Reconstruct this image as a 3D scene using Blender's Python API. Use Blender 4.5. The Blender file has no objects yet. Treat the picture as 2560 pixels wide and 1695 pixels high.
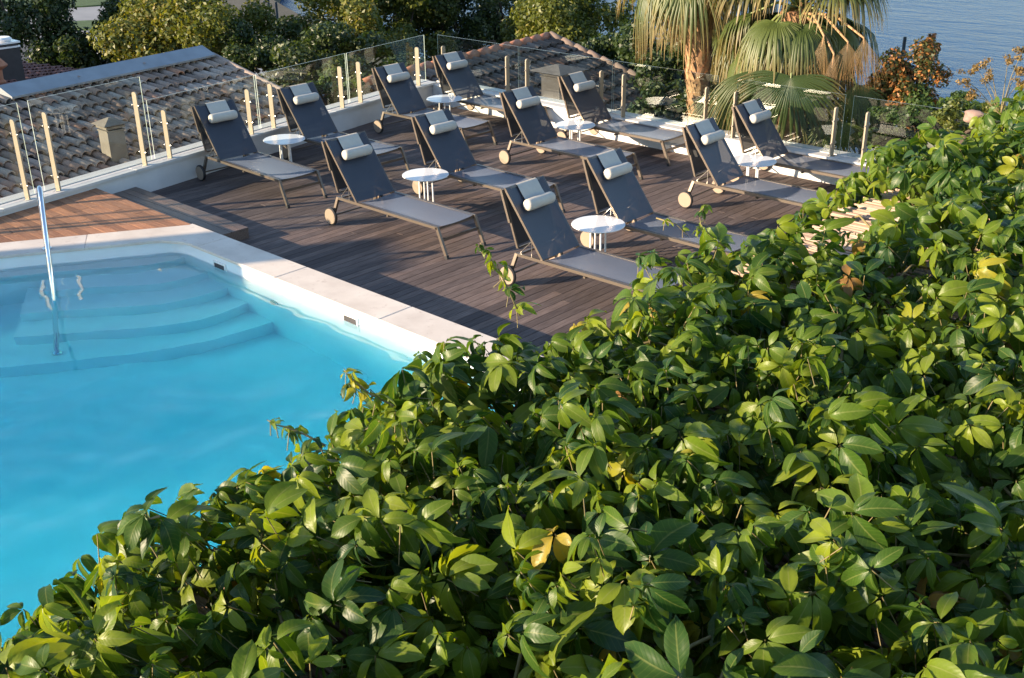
import bpy, bmesh, math, random
import numpy as np
from mathutils import Vector, Matrix

R = math.radians
rng = np.random.default_rng(7)
random.seed(7)
S = bpy.context.scene
C = S.collection

# ------------------------------------------------------------------ camera
CAM = np.array([0.0, 0.0, 4.80])
PITCH, ROLL, YAW, FPX = 0.42680, -0.01391, -0.75519, 2753.1
_d = np.array([math.cos(PITCH)*math.sin(YAW), math.cos(PITCH)*math.cos(YAW), -math.sin(PITCH)])
_r = np.array([math.cos(YAW), -math.sin(YAW), 0.0]); _u = np.cross(_r, _d)
CR = math.cos(ROLL)*_r + math.sin(ROLL)*_u
CU = -math.sin(ROLL)*_r + math.cos(ROLL)*_u
cam = bpy.data.cameras.new('camera'); cam_o = bpy.data.objects.new('camera', cam); C.objects.link(cam_o)
cam_o.matrix_world = Matrix(((CR[0], CU[0], -_d[0], CAM[0]), (CR[1], CU[1], -_d[1], CAM[1]), (CR[2], CU[2], -_d[2], CAM[2]), (0, 0, 0, 1)))
cam.sensor_width = 36; cam.sensor_fit = 'HORIZONTAL'; cam.lens = 36*FPX/2560
cam.clip_start = 0.05; cam.clip_end = 5000
S.camera = cam_o

# ------------------------------------------------------------------ light
SUN_EL, SUN_TRAVEL = R(15.5), R(57.9)
SD = np.array([math.cos(SUN_TRAVEL), math.sin(SUN_TRAVEL)])           # horizontal travel of the light
w = bpy.data.worlds.new('World'); S.world = w; w.use_nodes = True
nt = w.node_tree; sky = nt.nodes.new('ShaderNodeTexSky')
sky.sky_type = 'NISHITA'; sky.sun_disc = False; sky.sun_elevation = SUN_EL
sky.sun_rotation = math.atan2(-SD[0], -SD[1]) % (2*math.pi)
sky.air_density = 1.0; sky.dust_density = 0.3; sky.ozone_density = 1.6
nt.links.new(sky.outputs[0], nt.nodes['Background'].inputs[0]); nt.nodes['Background'].inputs[1].default_value = 0.12
sun = bpy.data.lights.new('sun', 'SUN'); sun.energy = 5.0; sun.angle = R(0.5); sun.color = (1.0, 0.79, 0.55)
sun_o = bpy.data.objects.new('sun', sun); C.objects.link(sun_o)
sun_o.rotation_euler = Vector((SD[0]*math.cos(SUN_EL), SD[1]*math.cos(SUN_EL), -math.sin(SUN_EL))).to_track_quat('-Z', 'Y').to_euler()
S.view_settings.view_transform = 'Standard'; S.view_settings.look = 'None'
S.view_settings.exposure = 1.42; S.view_settings.gamma = 1.0
S.cycles.use_denoising = True
S.cycles.max_bounces = 10; S.cycles.transparent_max_bounces = 24; S.cycles.transmission_bounces = 8
S.cycles.sample_clamp_indirect = 6.0
S.cycles.caustics_reflective = False; S.cycles.caustics_refractive = True

# ------------------------------------------------------------------ helpers
def tag(o, label=None, cat=None, group=None, kind=None):
    if label: o['label'] = label
    if cat: o['category'] = cat
    if group: o['group'] = group
    if kind: o['kind'] = kind
    return o
def link(o, parent=None):
    C.objects.link(o)
    if parent is not None: o.parent = parent
    return o
def empty(name, loc=(0, 0, 0), rz=0.0):
    o = bpy.data.objects.new(name, None); o.location = loc; o.rotation_euler = (0, 0, rz); o.empty_display_size = .1
    return link(o)
def ray(u, v):
    d = _d + (u-1280)/FPX*CR - (v-847.5)/FPX*CU
    return d/np.linalg.norm(d)
def at(u, v, D): return CAM + ray(u, v)*D
def atz(u, v, z): d = ray(u, v); return CAM + d*((z-CAM[2])/d[2])

class MB:
    def __init__(s): s.v = []; s.f = []; s.mi = []
    def add(s, vs, fs, mi=0):
        b = len(s.v); s.v += [tuple(map(float, p)) for p in vs]
        for f in fs: s.f.append(tuple(i+b for i in f)); s.mi.append(mi)
        return s
    def box(s, x0, x1, y0, y1, z0, z1, mi=0):
        return s.add([(x0,y0,z0),(x1,y0,z0),(x1,y1,z0),(x0,y1,z0),(x0,y0,z1),(x1,y0,z1),(x1,y1,z1),(x0,y1,z1)],
                     [(0,3,2,1),(4,5,6,7),(0,1,5,4),(1,2,6,5),(2,3,7,6),(3,0,4,7)], mi)
    def prism(s, poly, z0, z1, mi=0, bevel=0.0):
        # poly counter-clockwise in xy
        n = len(poly)
        if bevel > 0:
            cx = sum(p[0] for p in poly)/n; cy = sum(p[1] for p in poly)/n
            def inset(p):
                dx, dy = cx-p[0], cy-p[1]; l = math.hypot(dx, dy) or 1
                return (p[0]+dx/l*bevel*1.3, p[1]+dy/l*bevel*1.3)
            ring = [[(p[0],p[1],z0) for p in poly], [(p[0],p[1],z1-bevel) for p in poly], [(*inset(p),z1) for p in poly]]
        else:
            ring = [[(p[0],p[1],z0) for p in poly], [(p[0],p[1],z1) for p in poly]]
        vs = [p for r in ring for p in r]; fs = [tuple(range(n-1,-1,-1)), tuple(range((len(ring)-1)*n, len(ring)*n))]
        for k in range(len(ring)-1):
            for i in range(n): fs.append((k*n+i, k*n+(i+1)%n, (k+1)*n+(i+1)%n, (k+1)*n+i))
        return s.add(vs, fs, mi)
    def tube(s, pts, rad, n=8, mi=0, caps=True, flat=None):
        pts = [np.array(p, float) for p in pts]; m = len(pts)
        rad = [rad]*m if np.isscalar(rad) else list(rad)
        vs = []; prev = None
        for i, p in enumerate(pts):
            t = pts[min(i+1, m-1)] - pts[max(i-1, 0)]; t = t/(np.linalg.norm(t)+1e-9)
            if prev is None:
                a = np.array([0,0,1.0]) if abs(t[2]) < .9 else np.array([1.0,0,0])
                x = np.cross(t, a)
            else: x = prev - t*np.dot(prev, t)
            x /= np.linalg.norm(x)+1e-9; prev = x; y = np.cross(t, x)
            for k in range(n):
                a = 2*math.pi*(k+.5)/n
                vs.append(p + rad[i]*(math.cos(a)*x*(flat[0] if flat else 1) + math.sin(a)*y*(flat[1] if flat else 1)))
        fs = []
        for i in range(m-1):
            for k in range(n): fs.append((i*n+k, i*n+(k+1)%n, (i+1)*n+(k+1)%n, (i+1)*n+k))
        if caps: fs += [tuple(range(n-1,-1,-1)), tuple(range((m-1)*n, m*n))]
        return s.add(vs, fs, mi)
    def bar(s, a, b, w, h, up=(0,0,1), mi=0):      # rectangular bar from a to b
        a = np.array(a, float); b = np.array(b, float); t = b-a; t /= np.linalg.norm(t)
        u = np.array(up, float); x = np.cross(t, u); x /= np.linalg.norm(x); y = np.cross(x, t)
        vs = [p + sx*w/2*x + sy*h/2*y for p in (a, b) for sx, sy in ((-1,-1),(1,-1),(1,1),(-1,1))]
        return s.add(vs, [(0,1,2,3),(7,6,5,4),(0,4,5,1),(1,5,6,2),(2,6,7,3),(3,7,4,0)], mi)
    def disc(s, c, r, axis, t, n=24, mi=0, bev=0.0):
        c = np.array(c, float); ax = np.array(axis, float); ax /= np.linalg.norm(ax)
        b = min(bev, r*.4)
        prof = [(-t/2, r-b), (-t/2+b, r), (t/2-b, r), (t/2, r-b)] if b else [(-t/2, r), (t/2, r)]
        a = np.array([0,0,1.0]) if abs(ax[2]) < .9 else np.array([1.0,0,0])
        x = np.cross(ax, a); x /= np.linalg.norm(x); y = np.cross(ax, x)
        vs = [c + ax*h + rr*(math.cos(2*math.pi*k/n)*x + math.sin(2*math.pi*k/n)*y) for h, rr in prof for k in range(n)]
        m = len(prof); fs = [tuple(range(n-1,-1,-1)), tuple(range((m-1)*n, m*n))]
        for i in range(m-1):
            for k in range(n): fs.append((i*n+k, i*n+(k+1)%n, (i+1)*n+(k+1)%n, (i+1)*n+k))
        return s.add(vs, fs, mi)
    def grid(s, P, mi=0):
        n, m = len(P), len(P[0])
        return s.add([p for r in P for p in r], [(i*m+j, i*m+j+1, (i+1)*m+j+1, (i+1)*m+j) for i in range(n-1) for j in range(m-1)], mi)
    def mesh(s, name, mats, smooth=False):
        me = bpy.data.meshes.new(name); me.from_pydata(s.v, [], s.f)
        mats = mats if isinstance(mats, (list, tuple)) else [mats]
        for m in mats: me.materials.append(m)
        if any(s.mi): me.polygons.foreach_set('material_index', s.mi)
        if smooth is True: me.polygons.foreach_set('use_smooth', [True]*len(s.f))
        elif smooth: me.shade_smooth() if hasattr(me, 'shade_smooth') else None; me.set_sharp_from_angle(angle=R(smooth))
        me.update(); return me
    def build(s, name, mats, parent=None, smooth=35):
        return link(bpy.data.objects.new(name, s.mesh(name, mats, smooth)), parent)

def np_mesh(name, V, F, mat, tone=None, smooth=True, along=None, across=None):
    me = bpy.data.meshes.new(name); V = np.asarray(V, np.float32); F = np.asarray(F, np.int32)
    k = F.shape[1]; me.vertices.add(len(V)); me.vertices.foreach_set('co', V.ravel())
    me.loops.add(F.size); me.loops.foreach_set('vertex_index', F.ravel())
    me.polygons.add(len(F)); me.polygons.foreach_set('loop_start', np.arange(0, F.size, k, dtype=np.int32))
    if smooth: me.polygons.foreach_set('use_smooth', np.ones(len(F), bool))
    me.update(calc_edges=True)
    for nm, a in (('tone', tone), ('along', along), ('across', across)):
        if a is not None:
            at_ = me.attributes.new(nm, 'FLOAT', 'POINT'); at_.data.foreach_set('value', np.asarray(a, np.float32))
    me.materials.append(mat); return me

# ------------------------------------------------------------------ materials
class N:
    def __init__(s, name):
        s.m = bpy.data.materials.new(name); s.m.use_nodes = True; s.t = s.m.node_tree
        s.b = s.t.nodes['Principled BSDF']; s.out = s.t.nodes['Material Output']
    def n(s, typ, **kw):
        o = s.t.nodes.new('ShaderNode'+typ)
        for k, v in kw.items():
            if k in o.inputs: o.inputs[k].default_value = v
            else: setattr(o, k, v)
        return o
    def l(s, a, b): s.t.links.new(a, b)
    def setb(s, **kw):
        for k, v in kw.items(): s.b.inputs[k.replace('_', ' ')].default_value = v
    def coord(s, kind='Object', scale=(1,1,1), rot=(0,0,0)):
        c = s.n('TexCoord'); m = s.n('Mapping'); m.inputs['Scale'].default_value = scale; m.inputs['Rotation'].default_value = rot
        s.l(c.outputs[kind], m.inputs['Vector']); return m.outputs[0]
    def noise(s, vec, scale, detail=4, rough=.55):
        o = s.n('TexNoise'); o.inputs['Scale'].default_value = scale; o.inputs['Detail'].default_value = detail; o.inputs['Roughness'].default_value = rough
        if vec is not None: s.l(vec, o.inputs['Vector'])
        return o.outputs['Fac']
    def ramp(s, fac, stops, interp='LINEAR'):
        o = s.n('ValToRGB'); e = o.color_ramp.elements; o.color_ramp.interpolation = interp
        while len(e) < len(stops): e.new(0.5)
        for i, (p, c) in enumerate(stops): e[i].position = p; e[i].color = (*c, 1) if len(c) == 3 else c
        s.l(fac, o.inputs[0]); return o.outputs[0]
    def mix(s, fac, a, b, mode='MIX'):
        o = s.n('MixRGB', blend_type=mode)
        for i, x in ((0, fac), (1, a), (2, b)):
            if hasattr(x, 'is_linked') or hasattr(x, 'links'): s.l(x, o.inputs[i])
            else: o.inputs[i].default_value = x if i == 0 else (*x, 1)
        return o.outputs[0]
    def math(s, op, a, b=0.0):
        o = s.n('Math', operation=op)
        for i, x in ((0, a), (1, b)):
            if hasattr(x, 'links'): s.l(x, o.inputs[i])
            else: o.inputs[i].default_value = x
        return o.outputs[0]
    def bump(s, h, strength=.3, dist=.01):
        o = s.n('Bump'); o.inputs['Strength'].default_value = strength; o.inputs['Distance'].default_value = dist
        s.l(h, o.inputs['Height']); s.l(o.outputs[0], s.b.inputs['Normal']); return o
    def objrand(s): return s.n('ObjectInfo').outputs['Random']
    def attr(s, name): return s.n('Attribute', attribute_name=name).outputs['Fac']

def plain(name, col, rough=.5, metal=0.0, var=.15, scale=6, bump=0.0, bscale=60, spec=.5):
    k = N(name); v = k.coord()
    f = k.noise(v, scale)
    lo = tuple(c*(1-var) for c in col); hi = tuple(min(1, c*(1+var)) for c in col)
    k.l(k.ramp(f, [(.3, lo), (.7, hi)]), k.b.inputs['Base Color'])
    k.setb(Roughness=rough, Metallic=metal); k.b.inputs['Specular IOR Level'].default_value = spec
    if bump: k.bump(k.noise(v, bscale, 3), bump, .004)
    return k.m

def wood(name, dark, mid, light, rough, stretch, spec=.45):
    k = N(name); v = k.coord('Object', stretch)
    w_ = k.n('ObjectInfo'); add = k.n('VectorMath', operation='ADD')
    mul = k.n('VectorMath', operation='SCALE'); mul.inputs['Scale'].default_value = 37.0
    cmb = k.n('CombineXYZ'); k.l(w_.outputs['Random'], cmb.inputs[0]); k.l(w_.outputs['Random'], cmb.inputs[1])
    k.l(cmb.outputs[0], mul.inputs[0]); k.l(v, add.inputs[0]); k.l(mul.outputs[0], add.inputs[1])
    g = k.noise(add.outputs[0], 5.0, 6, .65)
    base = k.ramp(g, [(.28, dark), (.5, mid), (.75, light)])
    tone = k.ramp(w_.outputs['Random'], [(0, (.62,.62,.64)), (.5, (1,1,1)), (1, (1.28,1.22,1.16))])
    col = k.mix(1.0, base, tone, 'MULTIPLY')
    big = k.noise(k.coord('Object', (1,1,1)), 1.3, 3)
    col = k.mix(k.ramp(big, [(.45, (0,0,0)), (.7, (.35,.35,.35))]), col, tuple(.5*c for c in mid))
    k.l(col, k.b.inputs['Base Color'])
    k.setb(Roughness=rough); k.b.inputs['Specular IOR Level'].default_value = spec
    k.bump(g, .35, .003); return k.m

M = {}
M['deck'] = wood('weathered_deck', (.074,.057,.054), (.138,.107,.100), (.205,.167,.155), .70, (14,.8,14), .13)
M['deck_gap'] = plain('deck_underside', (.012,.010,.009), .9)
M['updeck'] = wood('oiled_deck', (.20,.085,.045), (.36,.17,.09), (.50,.27,.16), .6, (.8,14,14), .3)
M['step'] = wood('step_wood', (.075,.05,.042), (.15,.105,.085), (.23,.17,.14), .45, (.8,14,14))
M['stone'] = None
def stone():
    k = N('limestone_coping'); v = k.coord()
    f = k.noise(v, 2.2, 6, .6); s_ = k.noise(v, 9, 4, .7)
    c = k.ramp(f, [(.3, (.58,.50,.43)), (.7, (.74,.66,.58))])
    c = k.mix(k.ramp(s_, [(.60, (0,0,0)), (.72, (.55,.55,.55))]), c, (.40,.30,.24))
    c = k.mix(1.0, c, k.ramp(k.objrand(), [(0, (.93,.93,.95)), (1, (1.05,1.03,1.0))]), 'MULTIPLY')
    k.l(c, k.b.inputs['Base Color']); k.setb(Roughness=.55); k.bump(k.noise(v, 40, 4), .25, .004); return k.m
M['stone'] = stone()
M['liner'] = plain('pool_liner', (.80,.84,.86), .35, var=.03, scale=3)
M['wall'] = plain('white_render', (.66,.66,.66), .8, var=.07, scale=2.5, bump=.3, bscale=90)
M['cap'] = plain('parapet_cap', (.58,.57,.56), .55, var=.08, scale=4)
M['flash'] = plain('zinc_flashing', (.30,.33,.36), .42, .35, .12, 3)
M['frame'] = plain('lounger_frame', (.165,.135,.11), .38, .55, .05, 5)
M['sling'] = None
def sling(name, col, col2):
    k = N(name); v = k.coord('Object', (1,1,1))
    wv = k.n('TexWave', wave_type='BANDS', bands_direction='X'); wv.inputs['Scale'].default_value = 160; k.l(v, wv.inputs['Vector'])
    wv2 = k.n('TexWave', wave_type='BANDS', bands_direction='Y'); wv2.inputs['Scale'].default_value = 160; k.l(v, wv2.inputs['Vector'])
    f = k.math('MULTIPLY', wv.outputs['Fac'], wv2.outputs['Fac'])
    c = k.ramp(f, [(0, col), (1, col2)])
    n_ = k.noise(v, 3.0, 4)
    c = k.mix(k.ramp(n_, [(.45, (0,0,0)), (.8, (.25,.25,.25))]), c, tuple(x*1.6 for x in col2))
    k.l(c, k.b.inputs['Base Color']); k.setb(Roughness=.42); k.b.inputs['Specular IOR Level'].default_value = .5
    k.b.inputs['Sheen Weight'].default_value = .25; k.b.inputs['Sheen Tint'].default_value = (.55,.65,.9,1)
    k.bump(f, .12, .001)
    tr = k.n('BsdfTransparent'); ms = k.n('MixShader'); ms.inputs[0].default_value = .06
    k.l(k.b.outputs[0], ms.inputs[1]); k.l(tr.outputs[0], ms.inputs[2]); k.l(ms.outputs[0], k.out.inputs['Surface'])
    return k.m
M['sling'] = sling('sling_mesh', (.023,.028,.043), (.044,.050,.068))
M['shade'] = sling('sunshade_mesh', (.030,.026,.026), (.055,.048,.046))
M['pillow'] = plain('pillow_cloth', (.50,.475,.43), .9, var=.05, scale=12, bump=.25, bscale=160, spec=.2)
M['rubber'] = plain('black_rubber', (.02,.02,.022), .55)
M['wheel'] = plain('wheel_face', (.34,.255,.19), .5, .1, .05)
M['steel'] = plain('brushed_steel', (.62,.60,.57), .28, 1.0, .05, 9)
M['chrome'] = plain('polished_steel', (.72,.73,.75), .07, 1.0, .02, 9)
M['post'] = plain('post_steel', (.34,.285,.215), .5, .15, .05, 5)
M['tablewhite'] = plain('white_enamel', (.80,.80,.80), .22, var=.02)
def glass():
    k = N('clear_glass'); t = k.t; t.nodes.remove(k.b)
    g = k.n('NewGeometry'); dt = k.n('VectorMath', operation='DOT_PRODUCT'); k.l(g.outputs['Normal'], dt.inputs[0]); k.l(g.outputs['Incoming'], dt.inputs[1])
    fr = k.math('ADD', k.math('MULTIPLY', k.math('POWER', k.math('SUBTRACT', 1.0, k.math('ABSOLUTE', dt.outputs['Value'])), 5.0), .95), .042); tr = k.n('BsdfTransparent'); tr.inputs[0].default_value = (.93,.96,.945,1)
    gl = k.n('BsdfGlossy'); gl.inputs['Roughness'].default_value = .01; gl.inputs[0].default_value = (.95,.97,.96,1)
    ms = k.n('MixShader'); k.l(fr, ms.inputs[0]); k.l(tr.outputs[0], ms.inputs[1]); k.l(gl.outputs[0], ms.inputs[2])
    k.l(ms.outputs[0], k.out.inputs['Surface']); return k.m
M['glass'] = glass()
M['glassedge'] = plain('glass_edge', (.42,.50,.47), .15, 0, .05)

def water():
    k = N('pool_water'); v = k.coord()
    k.setb(Roughness=0.0, IOR=1.333); k.b.inputs['Transmission Weight'].default_value = 1.0
    k.b.inputs['Base Color'].default_value = (1,1,1,1)
    a = k.noise(k.coord('Object', (1.0,1.6,1.0)), 2.2, 2, .5); b_ = k.noise(v, 9.0, 2, .5)
    h = k.math('ADD', a, k.math('MULTIPLY', b_, .18)); k.bump(h, .03, .10)
    va = k.n('VolumeAbsorption'); va.inputs['Color'].default_value = (.002,.868,.964,1); va.inputs['Density'].default_value = .70
    k.l(va.outputs[0], k.out.inputs['Volume']); return k.m
M['water'] = water()
def lake():
    k = N('lake_water'); v = k.coord('Object', (1,1,1), (0,0,R(20)))
    k.b.inputs['Base Color'].default_value = (.011,.062,.165,1); k.setb(Roughness=.25, IOR=1.333); k.b.inputs['Specular IOR Level'].default_value = .10
    a = k.noise(k.coord('Object', (.6,1.5,1), (0,0,R(45))), .55, 6, .62); b_ = k.noise(k.coord('Object', (1,1,1)), .05, 3)
    k.bump(k.math('ADD', a, k.math('MULTIPLY', b_, 1.2)), .9, .32); return k.m
M['lake'] = lake()
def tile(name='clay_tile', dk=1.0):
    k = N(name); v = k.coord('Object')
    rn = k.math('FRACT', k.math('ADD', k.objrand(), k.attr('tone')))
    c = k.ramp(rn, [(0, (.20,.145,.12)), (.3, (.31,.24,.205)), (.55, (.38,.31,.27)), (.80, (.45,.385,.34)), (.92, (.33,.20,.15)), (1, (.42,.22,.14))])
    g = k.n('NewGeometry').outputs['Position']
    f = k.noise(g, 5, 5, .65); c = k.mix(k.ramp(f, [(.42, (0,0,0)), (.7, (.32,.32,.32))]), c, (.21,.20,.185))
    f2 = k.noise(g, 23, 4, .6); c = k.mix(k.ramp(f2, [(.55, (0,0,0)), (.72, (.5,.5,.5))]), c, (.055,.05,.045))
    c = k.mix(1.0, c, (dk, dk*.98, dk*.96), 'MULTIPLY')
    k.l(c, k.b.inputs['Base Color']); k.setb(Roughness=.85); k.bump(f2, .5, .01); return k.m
M['tile'] = tile(); M['oldshadetile'] = tile('shaded_old_tile', .50)  # dark copy for the second roof: older tiles with shade put into the colour
M['tilebed'] = plain('roof_bed', (.05,.042,.038), .95, var=.3)
M['concrete'] = plain('concrete', (.17,.155,.13), .85, var=.2, scale=5, bump=.4, bscale=40)
M['soot'] = plain('dark_flue', (.045,.043,.045), .7, var=.2)
M['flue'] = plain('weathered_cap', (.11,.105,.10), .8, var=.25)
M['terracotta'] = plain('terracotta', (.38,.16,.09), .75, var=.2)
M['redroof'] = plain('old_red_tile', (.17,.085,.075), .85, var=.35, scale=3)
M['asphalt'] = plain('asphalt', (.060,.062,.070), .85, var=.15, scale=.6)
M['paving'] = plain('pale_paving', (.24,.245,.26), .8, var=.12, scale=.5)
M['roadpaint'] = plain('road_paint', (.72,.72,.72), .7, var=.05)
M['grass'] = plain('lawn', (.045,.085,.022), .9, var=.3, scale=2, bump=.5, bscale=9)
M['soil'] = plain('ground_soil', (.07,.065,.05), .95, var=.3, scale=.4)
M['rock'] = plain('grey_rock', (.16,.145,.13), .9, var=.35, scale=3, bump=.8, bscale=12)
M['pinkrock'] = plain('pink_rock', (.26,.175,.145), .9, var=.2, scale=6, bump=.6, bscale=25)
M['bark'] = plain('bark', (.085,.062,.045), .9, var=.35, scale=8, bump=.8, bscale=25)
M['cane'] = None
def cane():
    k = N('bamboo_cane'); v = k.coord('Object', (1,8,8))
    f = k.noise(v, 6, 4); c = k.ramp(f, [(.3, (.20,.13,.095)), (.6, (.40,.295,.225)), (.8, (.52,.42,.35))])
    c = k.mix(1.0, c, k.ramp(k.objrand(), [(0, (.28,.25,.24)), (.35, (.85,.83,.82)), (1, (1.15,1.12,1.1))]), 'MULTIPLY')
    k.l(c, k.b.inputs['Base Color']); k.setb(Roughness=.6); return k.m
M['cane'] = cane()
M['beam'] = plain('pergola_timber', (.13,.075,.045), .7, var=.3, scale=6)
M['vine_stem'] = plain('vine_stem', (.20,.16,.07), .7, var=.25, scale=20)
M['darkpaint'] = plain('dark_paint', (.02,.025,.024), .4)
M['plaster'] = plain('house_plaster', (.50,.46,.40), .85, var=.1, scale=1.5)

def leaf_mat(name, stops, trans, rough=.42, tw=.35, spec=.5, sheen=0):
    k = N(name)
    rn = k.math('FRACT', k.math('ADD', k.objrand(), k.attr('tone')))
    c = k.ramp(rn, stops)
    g = k.n('NewGeometry').outputs['Position']; f = k.noise(g, 45, 3)
    c = k.mix(k.ramp(f, [(.4, (0,0,0)), (.75, (.3,.3,.3))]), c, tuple(x*.55 for x in stops[0][1]))
    k.l(c, k.b.inputs['Base Color']); k.setb(Roughness=rough); k.b.inputs['Specular IOR Level'].default_value = spec
    tl = k.n('BsdfTranslucent'); k.l(k.mix(1.0, c, trans, 'MULTIPLY'), tl.inputs[0])
    ms = k.n('MixShader'); ms.inputs[0].default_value = tw
    k.l(k.b.outputs[0], ms.inputs[1]); k.l(tl.outputs[0], ms.inputs[2]); k.l(ms.outputs[0], k.out.inputs['Surface']); return k.m
def vine_mat():
    k = N('creeper_leaf'); rn = k.math('FRACT', k.math('ADD', k.objrand(), k.attr('tone'))); t = k.attr('along'); u = k.math('ABSOLUTE', k.attr('across'))
    c = k.ramp(rn, [(0, (.020,.062,.017)), (.35, (.054,.110,.014)), (.72, (.112,.172,.015)), (.975, (.20,.25,.020)), (.99, (.36,.29,.03)), (1, (.28,.14,.05))])
    vein = k.math('SINE', k.math('MULTIPLY', k.math('SUBTRACT', t, k.math('MULTIPLY', u, .22)), 58.0))
    vr = k.ramp(vein, [(.80, (0,0,0)), (1.0, (.16,.16,.16))]); rib = k.ramp(u, [(.0, (.55,.55,.55)), (.10, (0,0,0))])
    c = k.mix(vr, c, (.20,.25,.06)); c = k.mix(rib, c, (.26,.28,.09))
    g = k.n('NewGeometry').outputs['Position']; f = k.noise(g, 38, 4); c = k.mix(k.ramp(f, [(.50, (0,0,0)), (.80, (.38,.38,.38))]), c, (.04,.065,.018))
    f2 = k.noise(g, 7, 3); c = k.mix(k.ramp(f2, [(.62, (0,0,0)), (.80, (.45,.45,.45))]), c, (.20,.21,.03))
    k.l(c, k.b.inputs['Base Color']); k.setb(Roughness=.40); k.b.inputs['Specular IOR Level'].default_value = .30
    k.bump(k.math('ADD', k.math('MULTIPLY', vein, .25), k.math('MULTIPLY', f, 1.2)), .12, .002)
    tl = k.n('BsdfTranslucent'); k.l(k.mix(1.0, c, (1.9,1.7,.5), 'MULTIPLY'), tl.inputs[0])
    ms = k.n('MixShader'); ms.inputs[0].default_value = .42
    k.l(k.b.outputs[0], ms.inputs[1]); k.l(tl.outputs[0], ms.inputs[2]); k.l(ms.outputs[0], k.out.inputs['Surface']); return k.m
M['vine'] = vine_mat()
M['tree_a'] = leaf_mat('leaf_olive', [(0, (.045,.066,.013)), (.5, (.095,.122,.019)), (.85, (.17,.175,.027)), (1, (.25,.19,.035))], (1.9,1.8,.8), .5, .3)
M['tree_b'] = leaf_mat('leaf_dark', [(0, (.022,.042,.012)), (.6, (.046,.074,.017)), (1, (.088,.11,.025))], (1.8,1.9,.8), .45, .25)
M['tree_c'] = leaf_mat('leaf_fresh', [(0, (.03,.06,.014)), (.6, (.07,.12,.022)), (1, (.14,.19,.04))], (1.9,1.9,.8), .5, .35)
M['tree_r'] = leaf_mat('leaf_rust', [(0, (.035,.05,.015)), (.38, (.075,.085,.022)), (.5, (.20,.09,.03)), (.75, (.36,.14,.04)), (1, (.44,.21,.06))], (1.6,1.3,.8), .55, .3)
M['weed'] = leaf_mat('dry_flower', [(0, (.12,.10,.04)), (1, (.32,.20,.06))], (1.5,1.4,.8), .7, .3)
def palm_mat():
    k = N('palm_leaf'); al = k.attr('along'); rn = k.math('FRACT', k.math('ADD', k.objrand(), k.attr('tone')))
    green = k.ramp(rn, [(0, (.030,.062,.015)), (.6, (.062,.100,.022)), (1, (.115,.145,.034))])
    dry = k.ramp(rn, [(0, (.28,.16,.065)), (.6, (.44,.27,.12)), (1, (.56,.39,.20))])
    c = k.mix(k.ramp(al, [(.0, (0,0,0)), (.55, (.05,.05,.05)), (.86, (.6,.6,.6)), (1, (1,1,1))]), green, dry)
    k.l(c, k.b.inputs['Base Color']); k.setb(Roughness=.45)
    tl = k.n('BsdfTranslucent'); k.l(k.mix(1.0, c, (1.8,1.7,1.0), 'MULTIPLY'), tl.inputs[0])
    ms = k.n('MixShader'); ms.inputs[0].default_value = .3
    k.l(k.b.outputs[0], ms.inputs[1]); k.l(tl.outputs[0], ms.inputs[2]); k.l(ms.outputs[0], k.out.inputs['Surface']); return k.m
M['palm'] = palm_mat()
M['palmtrunk'] = plain('palm_trunk', (.34,.18,.095), .9, var=.45, scale=9, bump=.9, bscale=30)
M['palmhusk'] = plain('palm_husk', (.42,.25,.13), .9, var=.35, scale=14)

# ================================================================== SETTING
def wallx(y): return -15.13 - .173*(y-8.77)
WD = np.array([-.173, 1.0, 0]); WD /= np.linalg.norm(WD); WN = np.array([WD[1], -WD[0], 0])   # along / inward normal of the left wall

# ---- lower ground, road, lake
tag(MB().prism([(-400,-300),(400,-300),(400,600),(-400,600)], -8.4, -8.0).build('lake', M['lake']), kind='structure')
land = [(-140,-40),(30,-40),(30,30),(-8,31),(-20,36),(-38,41),(-60,47),(-78,55),(-96,70),(-140,80)]
tag(MB().prism(land, -8.3, -7.0).build('ground', M['soil']), kind='structure')
tag(MB().prism([(-138,8),(-40,8),(-40,36),(-60,44),(-138,60)], -7.2, -6.96).build('promenade', M['paving']), kind='structure')
rd = empty('road'); tag(rd, kind='structure')
def strip(a, b, w0, z, name, mat, parent=None, th=.02):
    a = np.array(a, float); b = np.array(b, float); t = (b-a)/np.linalg.norm(b-a); n_ = np.array([-t[1], t[0]])
    return MB().prism([tuple(a-n_*w0/2), tuple(b-n_*w0/2), tuple(b+n_*w0/2), tuple(a+n_*w0/2)], z-th, z).build(name, mat, parent)
RA, RB = np.array([-110., 26.]), np.array([-38., 30.])
strip(RA, RB, 11, -6.94, 'roadway', M['asphalt'], rd)
rt = (RB-RA)/np.linalg.norm(RB-RA); rn_ = np.array([-rt[1], rt[0]])
for off in (-4.6, 4.6): strip(RA+rn_*off, RB+rn_*off, .22, -6.935, 'edge_line', M['roadpaint'], rd, .004)
for k in range(12): strip(RA+rt*(5+5.6*k), RA+rt*(8.2+5.6*k), .2, -6.935, 'lane_dash', M['roadpaint'], rd, .004)
def ellipse(cx, cy, a, b, n=28, rot=0): return [(cx+a*math.cos(t)*math.cos(rot)-b*math.sin(t)*math.sin(rot), cy+a*math.cos(t)*math.sin(rot)+b*math.sin(t)*math.cos(rot)) for t in np.linspace(0, 2*math.pi, n, endpoint=False)]
g1 = atz(270, 62, -6.9); g2 = atz(70, 5, -6.9)
for (gx, gy, a, b, nm) in ((g1[0], g1[1], 4.2, 2.2, 'lawn'), (g2[0], g2[1], 8, 3.5, 'lawn')):
    tag(MB().prism(ellipse(gx, gy, a, b, rot=.6), -7.0, -6.86, bevel=.05).build(nm, M['grass']), kind='structure')

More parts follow.
